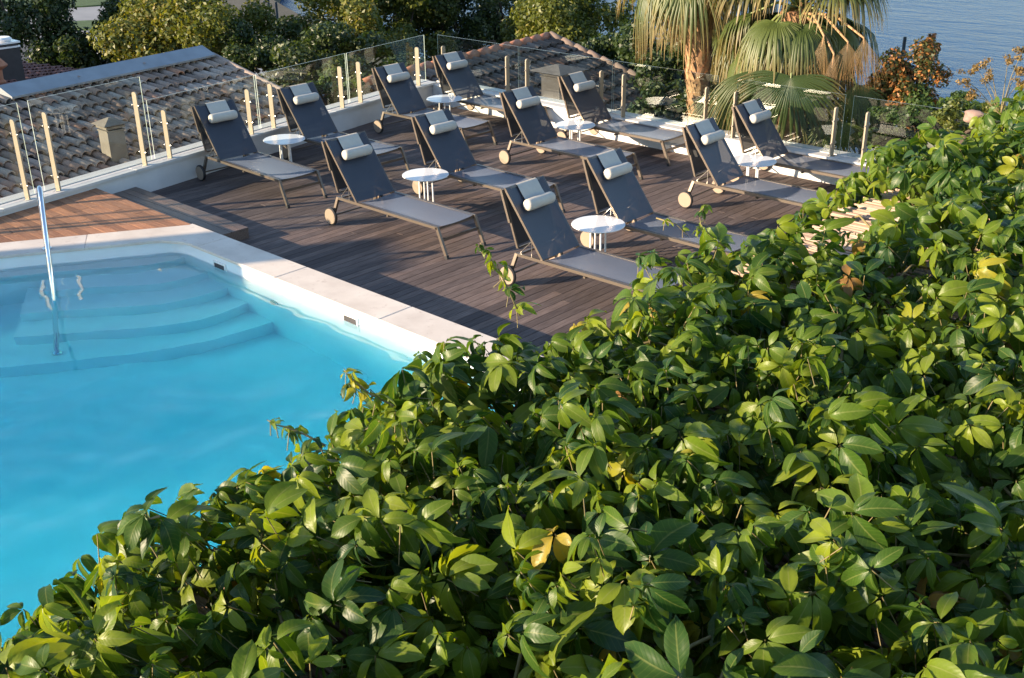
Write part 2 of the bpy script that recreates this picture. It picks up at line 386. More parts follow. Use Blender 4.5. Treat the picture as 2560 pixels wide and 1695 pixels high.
# ---- terrace body under the decks
tb = MB(); tb.prism([(wallx(-3), -3), (6, -3), (6, 15.0), (wallx(15), 15.0)], -7.0, -1.5)
tag(tb.build('terrace_base', M['wall']), kind='structure')
sub = MB().prism([(wallx(7.12)-.05, 7.13), (4, 7.13), (4, 14.99), (wallx(14.99)-.05, 14.99)], -.16, -.045)
tag(sub.build('deck_joists', M['deck_gap']), kind='structure')

# ---- lower deck, board by board
deck = empty('lower_deck', (-9, 11, 0)); tag(deck, kind='structure')
def board(name, poly, z0, z1, mat, parent, bev=.004):
    cx = sum(p[0] for p in poly)/len(poly); cy = sum(p[1] for p in poly)/len(poly)
    o = MB().prism([(p[0]-cx, p[1]-cy) for p in poly], z0, z1, bevel=bev).build(name, mat, parent, smooth=False)
    pl = parent.location; o.location = (cx-pl[0], cy-pl[1], 0-pl[2]); return o
PW = .1235; x = -16.05; ks = 0
while x < -.4:
    x0, x1 = x, x+PW-.007
    def ylim(xx):  # left wall: inside where xx > wallx(y)  (wall recedes with y)
        return max(7.12, 8.77 + (-15.13-xx)/.173) if xx < wallx(7.12) else 7.12
    ya0, ya1 = ylim(x0), ylim(x1)
    if ya1 < 14.9:
        cuts = [] if x > -6.5 else sorted([random.uniform(8.6, 10.8), random.uniform(11.6, 13.8)]) if ks % 2 else [random.uniform(9.6, 12.6)]
        y_lo = (ya0, ya1); edges = [c for c in cuts if c > max(y_lo)+.4]
        seq = edges + [14.985]
        for e in seq:
            dz = random.uniform(-.0015, .0015)
            board('board', [(x0, y_lo[0]), (x1, y_lo[1]), (x1, e-.003), (x0, e-.003)], -.028, dz, M['deck'], deck)
            y_lo = (e+.003, e+.003)
    x += PW; ks += 1

# ---- upper (pool) deck and step
UZ = .30
updeck = empty('upper_deck', (-14, 6, 0)); tag(updeck, kind='structure')
CI = np.array([-12.06, 6.57]); CT = np.array([-13.07, 4.91]) - CI; CT /= np.linalg.norm(CT)     # left pool edge direction
CN = np.array([CT[1], -CT[0]]); CN = CN if CN[0] < 0 else -CN                                    # points out of the pool (to -x)
CO = CI + CN*.50                                                                                   # outer edge of the left coping
def lco(y): return CO[0] + CT[0]*(y-CO[1])/CT[1]
PWu = .131; y = 7.09
while y > -2.0:
    ya, yb = y-PWu+.006, y
    L0, L1 = wallx(ya)+.0, wallx(yb)+.0
    xr0, xr1 = lco(ya)-.006, lco(yb)-.006
    mid = random.uniform(.3, .7); xm = L0 + (xr0-L0)*mid
    if xr0-L0 > 1.0:
        board('board', [(L0, ya), (xm-.002, ya), (xm-.002, yb), (L1, yb)], UZ-.03, UZ+random.uniform(-.001,.001), M['updeck'], updeck)
        board('board', [(xm+.002, ya), (xr0, ya), (xr1, yb), (xm+.002, yb)], UZ-.03, UZ+random.uniform(-.001,.001), M['updeck'], updeck)
    elif xr0-L0 > .05:
        board('board', [(L0, ya), (xr0, ya), (xr1, yb), (L1, yb)], UZ-.03, UZ, M['updeck'], updeck)
    y -= PWu
o = MB().prism([(wallx(-2), -2), (lco(-2)-.05, -2), (lco(7.04)-.05, 7.04), (wallx(7.04), 7.04)], -1.5, UZ-.034).build('deck_frame', M['deck_gap'], updeck)
o.location = (14, -6, 0)
o = MB().box(wallx(7.1)+.0, -12.35, 7.062, 7.092, 0.001, UZ-.032).build('fascia', M['step'], updeck); o.location = (14, -6, 0)
step = empty('deck_step', (-13.5, 7.43, 0)); tag(step, 'low weathered timber step between upper and lower deck', 'step')
for k in range(5):
    ya = 7.10 + k*.132
    board('board', [(wallx(ya)+.01, ya), (-12.07, ya), (-12.07, ya+.126), (wallx(ya+.126)+.01, ya+.126)], .118, .15, M['step'], step)
o = MB().box(-15.0, -12.09, 7.10, 7.745, .002, .116).build('frame', M['deck_gap'], step); o.location = (13.5, -7.43, 0)
o = MB().box(-12.092, -12.072, 7.10, 7.75, .002, .1165).build('end_board', M['step'], step); o.location = (13.5, -7.43, 0)
o = MB().box(wallx(7.75)+.02, -12.093, 7.746, 7.764, .002, .1165).build('riser', M['step'], step); o.location = (13.5, -7.43, 0)

# ---- pool shell, coping, water
WZ, FLOOR = .125, -1.23
pool = empty('swimming_pool', (-10, 4, 0)); tag(pool, kind='structure')
PO = np.array([-10, 4, 0.0])
def pbuild(mb, name, mat, parent=pool, smooth=35):
    o = mb.build(name, mat, parent, smooth); o.location = -PO if parent is pool else (0,0,0); return o
FAR = CI + CT*11.5
XR = -3.4
inner = [(XR, 6.68), (-11.70, 6.68)]
for a in np.linspace(0, 1, 7)[1:-1]:        # rounded corner
    p0, p1, p2 = np.array([-11.70,6.68]), np.array([-11.99,6.68]), CI + CT*.06
    inner.append(tuple((1-a)**2*p0 + 2*a*(1-a)*p1 + a*a*p2))
inner += [tuple(CI+CT*.06), tuple(CI+CT*3), tuple(FAR), (XR, FAR[1])]
m = MB(); n_ = len(inner)
m.add([(p[0],p[1],.272) for p in inner] + [(p[0],p[1],FLOOR) for p in inner], [(i, (i+1)%n_, n_+(i+1)%n_, n_+i) for i in range(n_)])
pbuild(m, 'pool_wall', M['liner'])
pbuild(MB().add([(p[0],p[1],FLOOR) for p in inner], [tuple(range(n_))]), 'pool_floor', M['liner'])
nos = [[(-11.88,6.70),(-11.90,6.42),(-12.07,6.04),(-12.35,5.70),(-12.66,5.24),(-13.3,4.2),(-14.6,2.2)],
       [(-11.42,6.70),(-11.42,6.42),(-11.53,6.06),(-11.82,5.70),(-12.08,5.38),(-12.23,5.16),(-12.36,4.98)],
       [(-11.01,6.70),(-11.01,6.35),(-11.14,5.88),(-11.44,5.46),(-11.74,5.10),(-11.92,4.86),(-12.10,4.62)],
       [(-10.59,6.70),(-10.59,6.25),(-10.72,5.77),(-10.97,5.36),(-11.26,4.99),(-11.52,4.65),(-11.74,4.36)],
       [(-10.14,6.70),(-10.20,6.05),(-10.37,5.53),(-10.69,5.00),(-11.00,4.51),(-11.30,4.05),(-11.75,3.40),(-12.6,2.1),(-13.8,.3)]]
def smooth_line(P, n=6):
    P = [np.array(p) for p in P]; out = []
    for i in range(len(P)-1):
        a, b, c_, d_ = P[max(i-1,0)], P[i], P[i+1], P[min(i+2,len(P)-1)]
        for t in np.linspace(0, 1, n, endpoint=False):
            out.append(.5*((2*b)+(-a+c_)*t+(2*a-5*b+4*c_-d_)*t*t+(-a+3*b-3*c_+d_)*t**3))
    return out + [P[-1]]
for k, e in enumerate(nos):
    zt = WZ - [.12,.36,.60,.84,1.08][k]; L = smooth_line(e)
    end = L[-1]; tt = ((end-CI) @ CT); back_ = CI + CT*tt + CN*.05
    poly = [tuple(p) for p in L] + [tuple(back_), tuple(CI + CN*.05 + np.array([0,.1])), (-11.9, 6.72)]
    # poly runs clockwise/ccw - fix orientation
    A = sum(poly[i][0]*poly[(i+1)%len(poly)][1]-poly[(i+1)%len(poly)][0]*poly[i][1] for i in range(len(poly)))
    if A < 0: poly = poly[::-1]
    pbuild(MB().prism(poly, FLOOR-.02, zt), 'pool_step', M['liner'], smooth=30)
# coping slabs: right side along x, left side along the slanted edge, one mitred corner piece
cop = lambda poly, nm='coping_slab': pbuild(MB().prism([tuple(p) for p in poly], UZ-.032, UZ+.0005, bevel=.008), nm, M['stone'])
xs = [-11.55, -9.95, -8.15, -6.35, -4.55, -2.75]
for a, b in zip(xs, xs[1:]): cop([(a+.002, 6.655), (b-.002, 6.655), (b-.002, 7.112), (a+.002, 7.112)])
ci2 = CI + CN*-.025
ts = [.98, 2.4, 4.2, 6.0, 7.8, 9.6]
for a, b in zip(ts, ts[1:]):
    p = [ci2+CT*(a+.002), CO+CT*(a+.002), CO+CT*(b-.002), ci2+CT*(b-.002)]; cop(p)
corner_in = inner[2:8]
cpoly = [(-11.552, 6.655), (-11.552, 7.112), (-12.36, 7.112), tuple(CO + CT*((7.06-CO[1])/CT[1])), tuple(CO+CT*.978), tuple(ci2+CT*.978), tuple(ci2+CT*.10), (-11.93, 6.575), (-11.80, 6.645), (-11.70, 6.655)]
def ccw(P): 
    A = sum(P[i][0]*P[(i+1)%len(P)][1]-P[(i+1)%len(P)][0]*P[i][1] for i in range(len(P))); return P if A > 0 else P[::-1]
o = MB(); o.prism(ccw(cpoly), UZ-.032, UZ+.0005); pbuild(o, 'coping_slab', M['stone'])
pbuild(MB().prism([(-12.3,6.70),(3,6.70),(3,7.10),(-12.3,7.10)], -1.5, UZ-.034), 'pool_kerb', M['wall'])
# fittings in the long wall
for xx, zz in ((-11.10, .145), (-8.64, .15)):
    sk = MB(); sk.box(xx-.13, xx+.13, 6.664, 6.679, zz-.055, zz+.055); pbuild(sk, 'skimmer_frame', M['tablewhite'])
    sk = MB(); sk.box(xx-.10, xx+.10, 6.660, 6.6635, zz-.035, zz+.030); pbuild(sk, 'skimmer_mouth', M['soot'])
pbuild(MB().disc((-10.05, 6.672, -.30), .07, (0,1,0), .012, 20), 'pool_light', M['tablewhite'])
pbuild(MB().disc((-10.05, 6.664, -.30), .055, (0,1,0), .006, 20), 'light_lens', M['glassedge'])
# water body: rippled surface over the pool outline, closed below
wr = np.random.default_rng(17); WV = [(wr.uniform(0, 2*math.pi), wr.uniform(.16, 1.1), wr.uniform(0, 6.28)) for _ in range(26)]
def wave(x_, y_): return sum(.0042*l_**1.05*np.sin((x_*math.cos(a)+y_*math.sin(a))*2*math.pi/l_+p) for a, l_, p in WV)*.42*(.45 + 1.5*np.clip((x_*SD[1]-y_*SD[0]+10.4)/1.6, 0, 1))
NYW, NXW = 230, 200; Vw = []
for y_ in np.linspace(FAR[1]-.1, 6.72, NYW):
    xl = CI[0] + CT[0]*((min(y_, 6.62)-CI[1])/CT[1]) - .04; xs_ = np.linspace(xl, XR+.06, NXW)
    Vw.append(np.stack([xs_, np.full(NXW, y_), WZ + wave(xs_, y_)], 1))
top_ = np.concatenate(Vw); bot = top_.copy(); bot[:, 2] = FLOOR-.06; nV = len(top_)
I = np.arange(nV).reshape(NYW, NXW)
Fw = np.stack([I[:-1,:-1], I[:-1,1:], I[1:,1:], I[1:,:-1]], -1).reshape(-1, 4)
ring = np.concatenate([I[0,:], I[1:,-1], I[-1,-2::-1], I[-2:0:-1,0]])
side = np.stack([ring, ring+nV, np.roll(ring,-1)+nV, np.roll(ring,-1)], 1)
wo = link(bpy.data.objects.new('pool_water', np_mesh('pool_water', np.concatenate([top_, bot]), np.concatenate([Fw, Fw[:, ::-1]+nV, side]), M['water']))); tag(wo, kind='structure')
wo.data.set_sharp_from_angle(angle=R(40))
tag(MB().prism([(XR+.002,-3.4),(6,-3.4),(6,7.11),(XR+.002,7.11)], -1.5, UZ-.004).build('paved_terrace', M['cap']), kind='structure')
# handrail
def arc(a, b, c_, n=6): return [(1-t)**2*np.array(a)+2*t*(1-t)*np.array(b)+t*t*np.array(c_) for t in np.linspace(0, 1, n)]
hr = empty('pool_handrail', (-11.21, 4.59, -.96)); tag(hr, 'polished steel handrail rising from the curved pool steps', 'handrail')
b0 = np.array([-11.21, 4.59, -.95]); top = np.array([-12.13, 5.14, 1.26]); l2 = np.array([-12.87, 5.40, .30])
tp = top + np.array([-.10, .05, .10])
pts = [b0] + arc(top - (top-b0)*.04, tp, top*0.78 + l2*.22 + np.array([-.03,.0,.05]), 8) + [l2]
o = MB().tube(pts, .029, 14).build('rail', M['chrome'], hr, True); o.location = -Vector(hr.location)
for p in (b0, l2):
    o = MB().disc(p + np.array([0,0,.008]), .055, (0,0,1), .016, 20, bev=.004).build('flange', M['chrome'], hr); o.location = -Vector(hr.location)

# ---- parapet walls with cap
lw = empty('left_parapet_wall', (-15.5, 10.5, 0)); tag(lw, 'low white rendered wall along the left edge of the terrace', 'wall')
def lp(along, inward, z): p = np.array([wallx(8.77), 8.77, 0]) + WD*along + WN*inward; return (p[0], p[1], z)
def lprism(a0, a1, i0, i1, z0, z1, nm, mat, par):
    P = [lp(a0,i0,0)[:2], lp(a1,i0,0)[:2], lp(a1,i1,0)[:2], lp(a0,i1,0)[:2]]
    o = MB().prism(ccw(P), z0, z1, bevel=.006).build(nm, mat, par); o.location = -Vector(par.location); return o
lprism(-5.4, 6.40, -.38, 0, -7, .36, 'wall_body', M['wall'], lw)
for a, b in zip(np.arange(-5.4, 6.0, 2.2), list(np.arange(-3.2, 6.0, 2.2)) + [6.44]): lprism(a+.003, b-.003, -.17, .045, .361, .402, 'cap_slab', M['cap'], lw)
lprism(-5.4, 6.46, -.40, -.175, .361, .412, 'cap_flashing', M['cap'], lw)
fw = empty('far_parapet_wall', (-9, 15.2, 0)); tag(fw, 'low white wall with pale cap at the far edge of the deck', 'wall')
def fbox(x0, x1, y0, y1, z0, z1, nm, mat, par):
    o = MB().prism([(x0,y0),(x1,y0),(x1,y1),(x0,y1)], z0, z1, bevel=.006).build(nm, mat, par); o.location = -Vector(par.location); return o
fbox(-16.30, 4, 15.0, 15.36, -7, .36, 'wall_body', M['wall'], fw)
xe = list(np.arange(-16.0, 4, 2.15)); 
for a, b in zip(xe, xe[1:]): fbox(a+.003, b-.003, 14.955, 15.165, .361, .402, 'cap_slab', M['cap'], fw)
fbox(-16.25, 3.4, 15.17, 15.385, .361, .412, 'cap_flashing', M['cap'], fw)

# ---- glass balustrades
def balustrade(root, frame, posts, panes, mat_post):
    # frame(along, inward, z) -> point ; posts [(along, height)] ; panes [(a0, a1, ztop)]
    L = np.array(root.location)
    ax = np.array(frame(1,0,0))-np.array(frame(0,0,0)); nn_ = np.array(frame(0,1,0))-np.array(frame(0,0,0))
    def fp(a, i, z): return np.array(frame(a, i, z)) - L
    for a, h, pa in posts:
        mb = MB(); wdt, dep = .092, .024
        prof = [(-wdt/2, .402)] + [(-wdt/2, h-.03), (-wdt*.36, h-.008), (0, h), (wdt*.36, h-.008), (wdt/2, h-.03)] + [(wdt/2, .402)]
        vs = [fp(a+q[0]*pa[0]+d*pa[1], q[0]*-pa[1]*0 - .06 + d*pa[0] + q[0]*pa[1], q[1]) for d in (-dep/2, dep/2) for q in prof]
        n = len(prof); fs = [tuple(range(n)), tuple(range(2*n-1, n-1, -1))] + [(i, n+i, n+(i+1)%n, (i+1)%n) for i in range(n)]
        mb.add(vs, fs); po = mb.build('post', mat_post, root, False)
        fl = MB(); P = fp(a, -.06, .406); fl.disc(P, .055, (0,0,1), .008, 16); fl.build('foot', M['steel'], po)
        sgn = 1
        for hz in (.60, h-.20):
            cl = MB(); cl.tube([fp(a, -.06, hz), fp(a, -.115, hz)], .010, 8); cl.disc(fp(a, -.122, hz), .024, nn_, .014, 14, bev=.003); cl.disc(fp(a, -.02, hz), .011, nn_, .05, 8)
            cl.build('clamp', M['steel'], po)
    for a0, a1, zt in panes:
        t = .006; c0, c1 = fp(a0, -.135, .43), fp(a1, -.135, zt)
        def q(a, i, z): return fp(a, i, z)
        vs = [q(a0,-.135-t,.43), q(a1,-.135-t,.43), q(a1,-.135-t,zt), q(a0,-.135-t,zt), q(a0,-.135+t,.43), q(a1,-.135+t,.43), q(a1,-.135+t,zt), q(a0,-.135+t,zt)]
        mb = MB(); mb.add(vs, [(0,1,2,3),(7,6,5,4)], 0); mb.add(vs, [(0,4,5,1),(1,5,6,2),(2,6,7,3),(3,7,4,0)], 1)
        mb.build('pane', [M['glass'], M['glassedge']], root, False)
def a_of(y): return (y-8.77)/WD[1]
bl = empty('left_glass_balustrade', lp(0, -.06, .4)); tag(bl, 'clear glass balustrade with sunlit cream posts on the left wall', 'balustrade', 'glass balustrades')
pl = [(a_of(y_), h, (0.0, 1.0)) for y_, h in ((4.45,1.5),(6.06,1.5),(6.54,1.5),(8.03,1.5),(8.5,1.14),(10.2,1.14),(10.71,1.14),(12.43,1.14),(12.93,1.14),(14.65,1.14))]
panes = [(a_of(y0), a_of(y1), z_) for y0, y1, z_ in ((4.2,6.22,1.68),(6.38,8.22,1.68),(8.28,10.45,1.32),(10.49,12.68,1.32),(12.72,14.98,1.32))]
balustrade(bl, lp, pl, panes, M['post'])
bf = empty('far_glass_balustrade', (-9, 15.06, .4)); tag(bf, 'clear glass balustrade with grey posts in front of the palms', 'balustrade', 'glass balustrades')
def ff(a, i, z): return (a, 15.0-i, z)
pf = [(x_, 1.14, (0.0, 1.0)) for x_ in (-15.91,-14.2,-13.7,-11.97,-11.48,-9.81,-9.27,-7.55,-7.05,-5.4,-4.9)]
panes = [(-16.14,-13.99,1.32),(-13.95,-11.79,1.32),(-11.75,-9.66,1.32),(-9.3,-7.46,1.32),(-7.33,-5.2,1.32),(-5.1,-3.0,1.32)]
balustrade(bf, ff, pf, panes, M['post'])

# ================================================================== ROOFS
def tile_mesh(L=.45, r0=.093, r1=.062, seg=6, th=.022):
    V = []; F = []
    for xx, r in ((0, r0), (L, r1)):
        for k in range(seg+1):
            a = math.pi*k/seg; V.append((xx, r*math.cos(a), r*.92*math.sin(a)))
    for k in range(seg+1):
        a = math.pi*k/seg; r = r0-th; V.append((0, r*math.cos(a), r*.92*math.sin(a)))
    for k in range(seg+1):
        a = math.pi*k/seg; r = r0-th; V.append((.10, r*math.cos(a), r*.92*math.sin(a)))
    n = seg+1
    for k in range(seg):
        F.append((k, k+1, n+k+1, n+k)); F.append((2*n+k, 2*n+k+1, k+1, k)); F.append((3*n+k, 3*n+k+1, 2*n+k+1, 2*n+k))
    return np.array(V), np.array(F)
TV, TF = tile_mesh()
def tiled_roof(root, P0, along, up, a_range, n_course, part_near, pitch_w=.195, expo=.37, scale=1.0, seed=1, keep=None, mat=None):
    mat = mat or M['tile']
    """P0: eave origin, along: unit vector along the eave, up: unit vector up the slope."""
    rg = np.random.default_rng(seed); nrm = np.cross(along, up); nrm = nrm if nrm[2] > 0 else -nrm
    base = np.stack([up, np.cross(nrm, up), nrm], 1)            # local x=up the slope, y=across, z=normal
    L0 = np.array(root.location); items = []
    for a in np.arange(a_range[0], a_range[1], pitch_w*scale):
        for k in range(n_course):
            j = rg.normal(0, 1, 5)
            pos = P0 + along*(a + .010*j[0]) + up*(k*expo*scale + .02*j[1]) + nrm*(.028 + .006*j[2])
            tilt = -.10 + .02*j[3]; rz = .035*j[4]
            if rg.random() < .025: rz *= 4
            Rz = np.array([[math.cos(rz), -math.sin(rz), 0], [math.sin(rz), math.cos(rz), 0], [0, 0, 1]])
            Ry = np.array([[math.cos(tilt), 0, -math.sin(tilt)], [0, 1, 0], [math.sin(tilt), 0, math.cos(tilt)]])
            if keep is None or keep(pos): items.append((pos, base @ Rz @ Ry*scale, rg.random()))
    def seen(p):
        q = p - CAM; d = q @ _d; u = (q @ CR)/d*FPX; v = (q @ CU)/d*FPX
        return abs(u) < 1290 and abs(v) < 860
    items.sort(key=lambda it: (0 if seen(it[0]) else 1, np.linalg.norm(it[0]-CAM)))
    me = np_mesh('tile', TV, TF, mat, np.zeros(len(TV)))
    for pos, Rm, t in items[:part_near]:
        o = bpy.data.objects.new('tile', me)
        mt = Matrix.Identity(4)
        for i in range(3):
            for j in range(3): mt[i][j] = Rm[i, j]
            mt[i][3] = pos[i]-L0[i]
        C.objects.link(o); o.parent = root; o.matrix_parent_inverse = Matrix.Identity(4); o.matrix_basis = mt
    rest = items[part_near:]
    if rest:
        V = np.concatenate([TV @ Rm.T + pos - L0 for pos, Rm, t in rest]); F = np.concatenate([TF + i*len(TV) for i in range(len(rest))])
        o = link(bpy.data.objects.new('tiles', np_mesh('tiles', V, F, mat, np.repeat([t for *_, t in rest], len(TV)))), root); o['kind'] = 'stuff'
    return nrm
def quad(name, P, mat, parent, L0):
    return MB().add([np.array(p)-L0 for p in P], [tuple(range(len(P)))]).build(name, mat, parent, False)

th = R(16); UP1 = -WN*math.cos(th) + np.array([0,0,1.0])*math.sin(th)
EAVE1 = np.array(lp(0, -.39, -.40))
h1 = empty('old_tiled_house', tuple(EAVE1 + np.array([-2,0,-6.5]))); tag(h1, 'old house with grey brown barrel tile roof and zinc ridge, left of the terrace', 'house')
L0 = np.array(h1.location)
tiled_roof(h1, EAVE1, WD, UP1, (-6.5, 4.62), 12, 300, seed=3)
nr1 = np.cross(WD, UP1); nr1 = nr1 if nr1[2] > 0 else -nr1
quad('roof_bed', [EAVE1+WD*-7, EAVE1+WD*4.66, EAVE1+WD*4.66+UP1*4.4, EAVE1+WD*-7+UP1*4.4], M['tilebed'], h1, L0)
a0, a1 = -.05, 4.62                                                    # zinc ridge cap
rid = lambda a, s_, z_: EAVE1 + WD*a + UP1*s_ + nr1*z_
mb = MB(); mb.add([p-L0 for p in [rid(a0,4.02,.15), rid(a1,4.02,.15), rid(a1,4.42,.20), rid(a0,4.42,.20), rid(a0,4.02,.11), rid(a1,4.02,.11), rid(a1,4.42,-.3), rid(a0,4.42,-.3)]],
       [(0,1,2,3),(0,4,5,1),(1,5,6,2),(2,6,7,3),(3,7,4,0)]); mb.build('ridge_cap', M['flash'], h1, False)
for aa in (1.45, 2.95):
    MB().box(-.05,.05,-.012,.012,0,.004).build('cap_rivet', M['soot'], h1).location = rid(aa, 4.2, .185)-L0
verge = MB().tube([rid(4.70, s_, .05)-L0 for s_ in np.linspace(-.2, 4.2, 10)], .07, 8); verge.build('verge_tiles', M['tile'], h1, True)
W0 = [EAVE1+WD*-7, EAVE1+WD*4.6, EAVE1+WD*4.6+UP1*4.3, EAVE1+WD*-7+UP1*4.3]
MB().prism(ccw([tuple((p-L0)[:2]) for p in [W0[0]-WN*.3, W0[1]-WN*.3, W0[2], W0[3]]]), -7-L0[2], -.9-L0[2]).build('wall', M['plaster'], h1)
gb = MB(); e1, e2 = EAVE1+WD*4.58, EAVE1+WD*4.58+UP1*4.3; gb.add([p-L0 for p in [e1+[0,0,-1.2], e2+[0,0,-2.2], e2+[0,0,-.05], e1+[0,0,-.03]]], [(0,1,2,3)]); gb.build('gable_wall', M['plaster'], h1)
# lean-to back slope
quad('back_slope', [rid(-7,4.42,-.02), rid(4.66,4.42,-.02), rid(4.66,4.42,-.02)-WN*4+[0,0,-1.2], rid(-7,4.42,-.02)-WN*4+[0,0,-1.2]], M['redroof'], h1, L0)

def chimney(root, base, w_, h_, mats, cap_w, label, cat='chimney'):
    t = empty('chimney', tuple(base)); tag(t, label, cat)
    MB().box(-w_/2, w_/2, -w_/2, w_/2, -.35, h_*.70).build('shaft', mats[0], t)
    MB().box(-w_*.54, w_*.54, -w_*.54, w_*.54, h_*.70+.001, h_*.735).build('band', mats[0], t)
    MB().box(-w_*.44, w_*.44, -w_*.44, w_*.44, h_*.736, h_*.77).build('flue_gap', M['soot'], t)
    MB().box(-w_*.56, w_*.56, -w_*.56, w_*.56, h_*.771, h_*.82).build('collar', mats[0], t)
    c = cap_w/2; mb = MB(); z0, z1, z2 = h_*.822, h_*.865, h_
    mb.add([(-w_*.5,-w_*.5,z0),(w_*.5,-w_*.5,z0),(w_*.5,w_*.5,z0),(-w_*.5,w_*.5,z0),(-c,-c,z1),(c,-c,z1),(c,c,z1),(-c,c,z1),(-c*.1,-c*.1,z2),(c*.1,-c*.1,z2),(c*.1,c*.1,z2),(-c*.1,c*.1,z2)],
           [(3,2,1,0),(0,1,5,4),(1,2,6,5),(2,3,7,6),(3,0,4,7),(4,5,9,8),(5,6,10,9),(6,7,11,10),(7,4,8,11),(8,9,10,11)])
    mb.build('cap', mats[1], t, False); return t
def on_plane(u, v, P, n): d = ray(u, v); return CAM + d*(((P-CAM) @ n)/(d @ n))
cb = on_plane(290, 398, EAVE1, nr1)
chimney(h1, cb, .30, .70, (M['concrete'], M['concrete']), .45, 'square concrete chimney with pyramid cap on the grey brown tiled roof')

# second roof beyond the far wall
RP0, RP1 = np.array([-18.68,15.3,0.0]), np.array([-19.53,22.27,0.0]); AL2 = (RP1-RP0)/np.linalg.norm(RP1-RP0); N2 = np.array([AL2[1], -AL2[0], 0])
th = R(17); UP2 = -N2*math.cos(th) + np.array([0,0,1.0])*math.sin(th); SL2 = 7.6
E2 = RP0 - UP2*SL2; h2 = empty('stone_tiled_house', tuple(E2+[-3,3,-4])); tag(h2, 'dark tiled gable roof with red ridge beyond the far glass balustrade', 'house'); L0 = np.array(h2.location)
nr2 = tiled_roof(h2, E2, AL2, UP2, (.5, 7.05), 16, 300, pitch_w=.195, expo=.37, scale=1.28, seed=9, mat=M['oldshadetile'])
quad('roof_bed', [E2, E2+AL2*7.05, E2+AL2*7.05+UP2*SL2, E2+UP2*SL2], M['tilebed'], h2, L0)
quad('back_slope', [RP0, RP1, RP1-N2*5+[0,0,-1.5], RP0-N2*5+[0,0,-1.5]], M['redroof'], h2, L0)
mb = MB()
for k in range(16):
    p = RP0 + AL2*(k*.44-.05); mb.tube([p-L0+[0,0,.02], p+AL2*.47-L0+[0,0,.05]], [.10,.125], 8)
mb.build('ridge_tiles', M['redroof'] if False else M['terracotta'], h2, True)
mb = MB()
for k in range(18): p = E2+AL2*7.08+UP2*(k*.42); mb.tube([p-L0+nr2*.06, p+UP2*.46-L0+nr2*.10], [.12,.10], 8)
mb.build('verge_tiles', M['oldshadetile'], h2, True)
MB().prism(ccw([tuple((p-L0)[:2]) for p in [E2-N2*.4, E2+AL2*6.9-N2*.4, RP1-AL2*.15-N2*4, RP0-N2*4]]), -7-L0[2], E2[2]-.2-L0[2]).build('wall', M['rock'], h2)
g_ = MB(); q0, q1 = E2+AL2*6.9, RP1-AL2*.15; g_.add([p-L0 for p in [q0+[0,0,-.3], q1+[0,0,-2.6], q1+[0,0,-.1], q0+[0,0,-.05]]], [(0,1,2,3)]); g_.build('gable_wall', M['rock'], h2)
cb = on_plane(1395, 262, E2+nr2*0, nr2)
chimney(h2, cb, .54, .92, (M['soot'], M['flue']), 1.0, 'broad vent stack with dark hipped cap behind the far balustrade')

# red roof far left and its chimneys
h3 = empty('red_roofed_house', (-30, 9.6, -7)); tag(h3, 'low house with worn red tile roof behind the zinc ridge', 'house'); L0 = np.array(h3.location)
A3 = at(300, 200, 31.5); B3 = at(-160, 262, 26); C3 = at(-160, 150, 31); D3 = at(95, 152, 35)
al3 = (A3-B3); up3_ = (D3-A3)
U3 = np.cross(np.cross(al3, D3-B3), al3); al3 = al3/np.linalg.norm(al3); U3 = U3/np.linalg.norm(U3); U3 = U3 if U3[2] > 0 else -U3
def in3(p):
    q = p-CAM; d = q@_d; return (q@CR)/d*FPX+1280 < 292 - 0*1
tiled_roof(h3, B3-al3*1, al3, U3, (0, 8.6), 15, 0, pitch_w=.2, expo=.36, scale=1.0, seed=4)
for ch in h3.children: ch.data.materials[0] = M['redroof']
nr3 = np.cross(al3, U3); nr3 = nr3 if nr3[2] > 0 else -nr3
quad('roof_bed', [B3-al3*1, B3+al3*7.6, B3+al3*7.6+U3*5.4, B3-al3*1+U3*5.4], M['redroof'], h3, L0)
quad('back_slope', [B3+al3*7.6+U3*5.4, B3-al3*1+U3*5.4, B3-al3*1+U3*5.4+[-4,-1,-3], B3+al3*7.6+U3*5.4+[-4,1,-3]], M['redroof'], h3, L0)
MB().add([p-L0 for p in [B3+al3*7.5, B3+al3*7.5+U3*5.3, B3+al3*7.5+U3*5.3+[0,0,-6], B3+al3*7.5+[0,0,-5]]], [(0,1,2,3)]).build('wall', M['plaster'], h3)
cb = on_plane(24, 205, B3, nr3)
t = empty('dark_chimney', tuple(cb)); tag(t, 'dark square chimney with white banded top on the red roof', 'chimney')
MB().box(-.28,.28,-.28,.28,-.4,.82).build('shaft', M['soot'], t); MB().box(-.30,.30,-.30,.30,.83,.87).build('band', M['tablewhite'], t)
MB().box(-.27,.27,-.27,.27,.871,.93).build('neck', M['soot'], t); MB().box(-.31,.31,-.31,.31,.931,.97).build('band', M['tablewhite'], t)
mb = MB(); mb.disc((0,0,1.02), .24, (0,0,1), .09, 20, bev=.04); mb.build('cap', M['tablewhite'], t)
cb = on_plane(6, 214, B3-[0,0,0], nr3) + np.array([.25,-.15,.1])
t = empty('clay_flue_pot', tuple(cb)); tag(t, 'orange terracotta flue pot with flared hood at the left edge', 'chimney')
mb = MB(); prof = [(.13,0),(.15,.05),(.10,.10),(.11,.32),(.24,.40),(.25,.43),(.10,.60),(.09,.85),(.02,.95)]
P = [[(r*math.cos(a), r*math.sin(a), z_) for a in np.linspace(0, 2*math.pi, 17)] for r, z_ in prof]; mb.grid(P); mb.build('pot', M['terracotta'], t, 40)

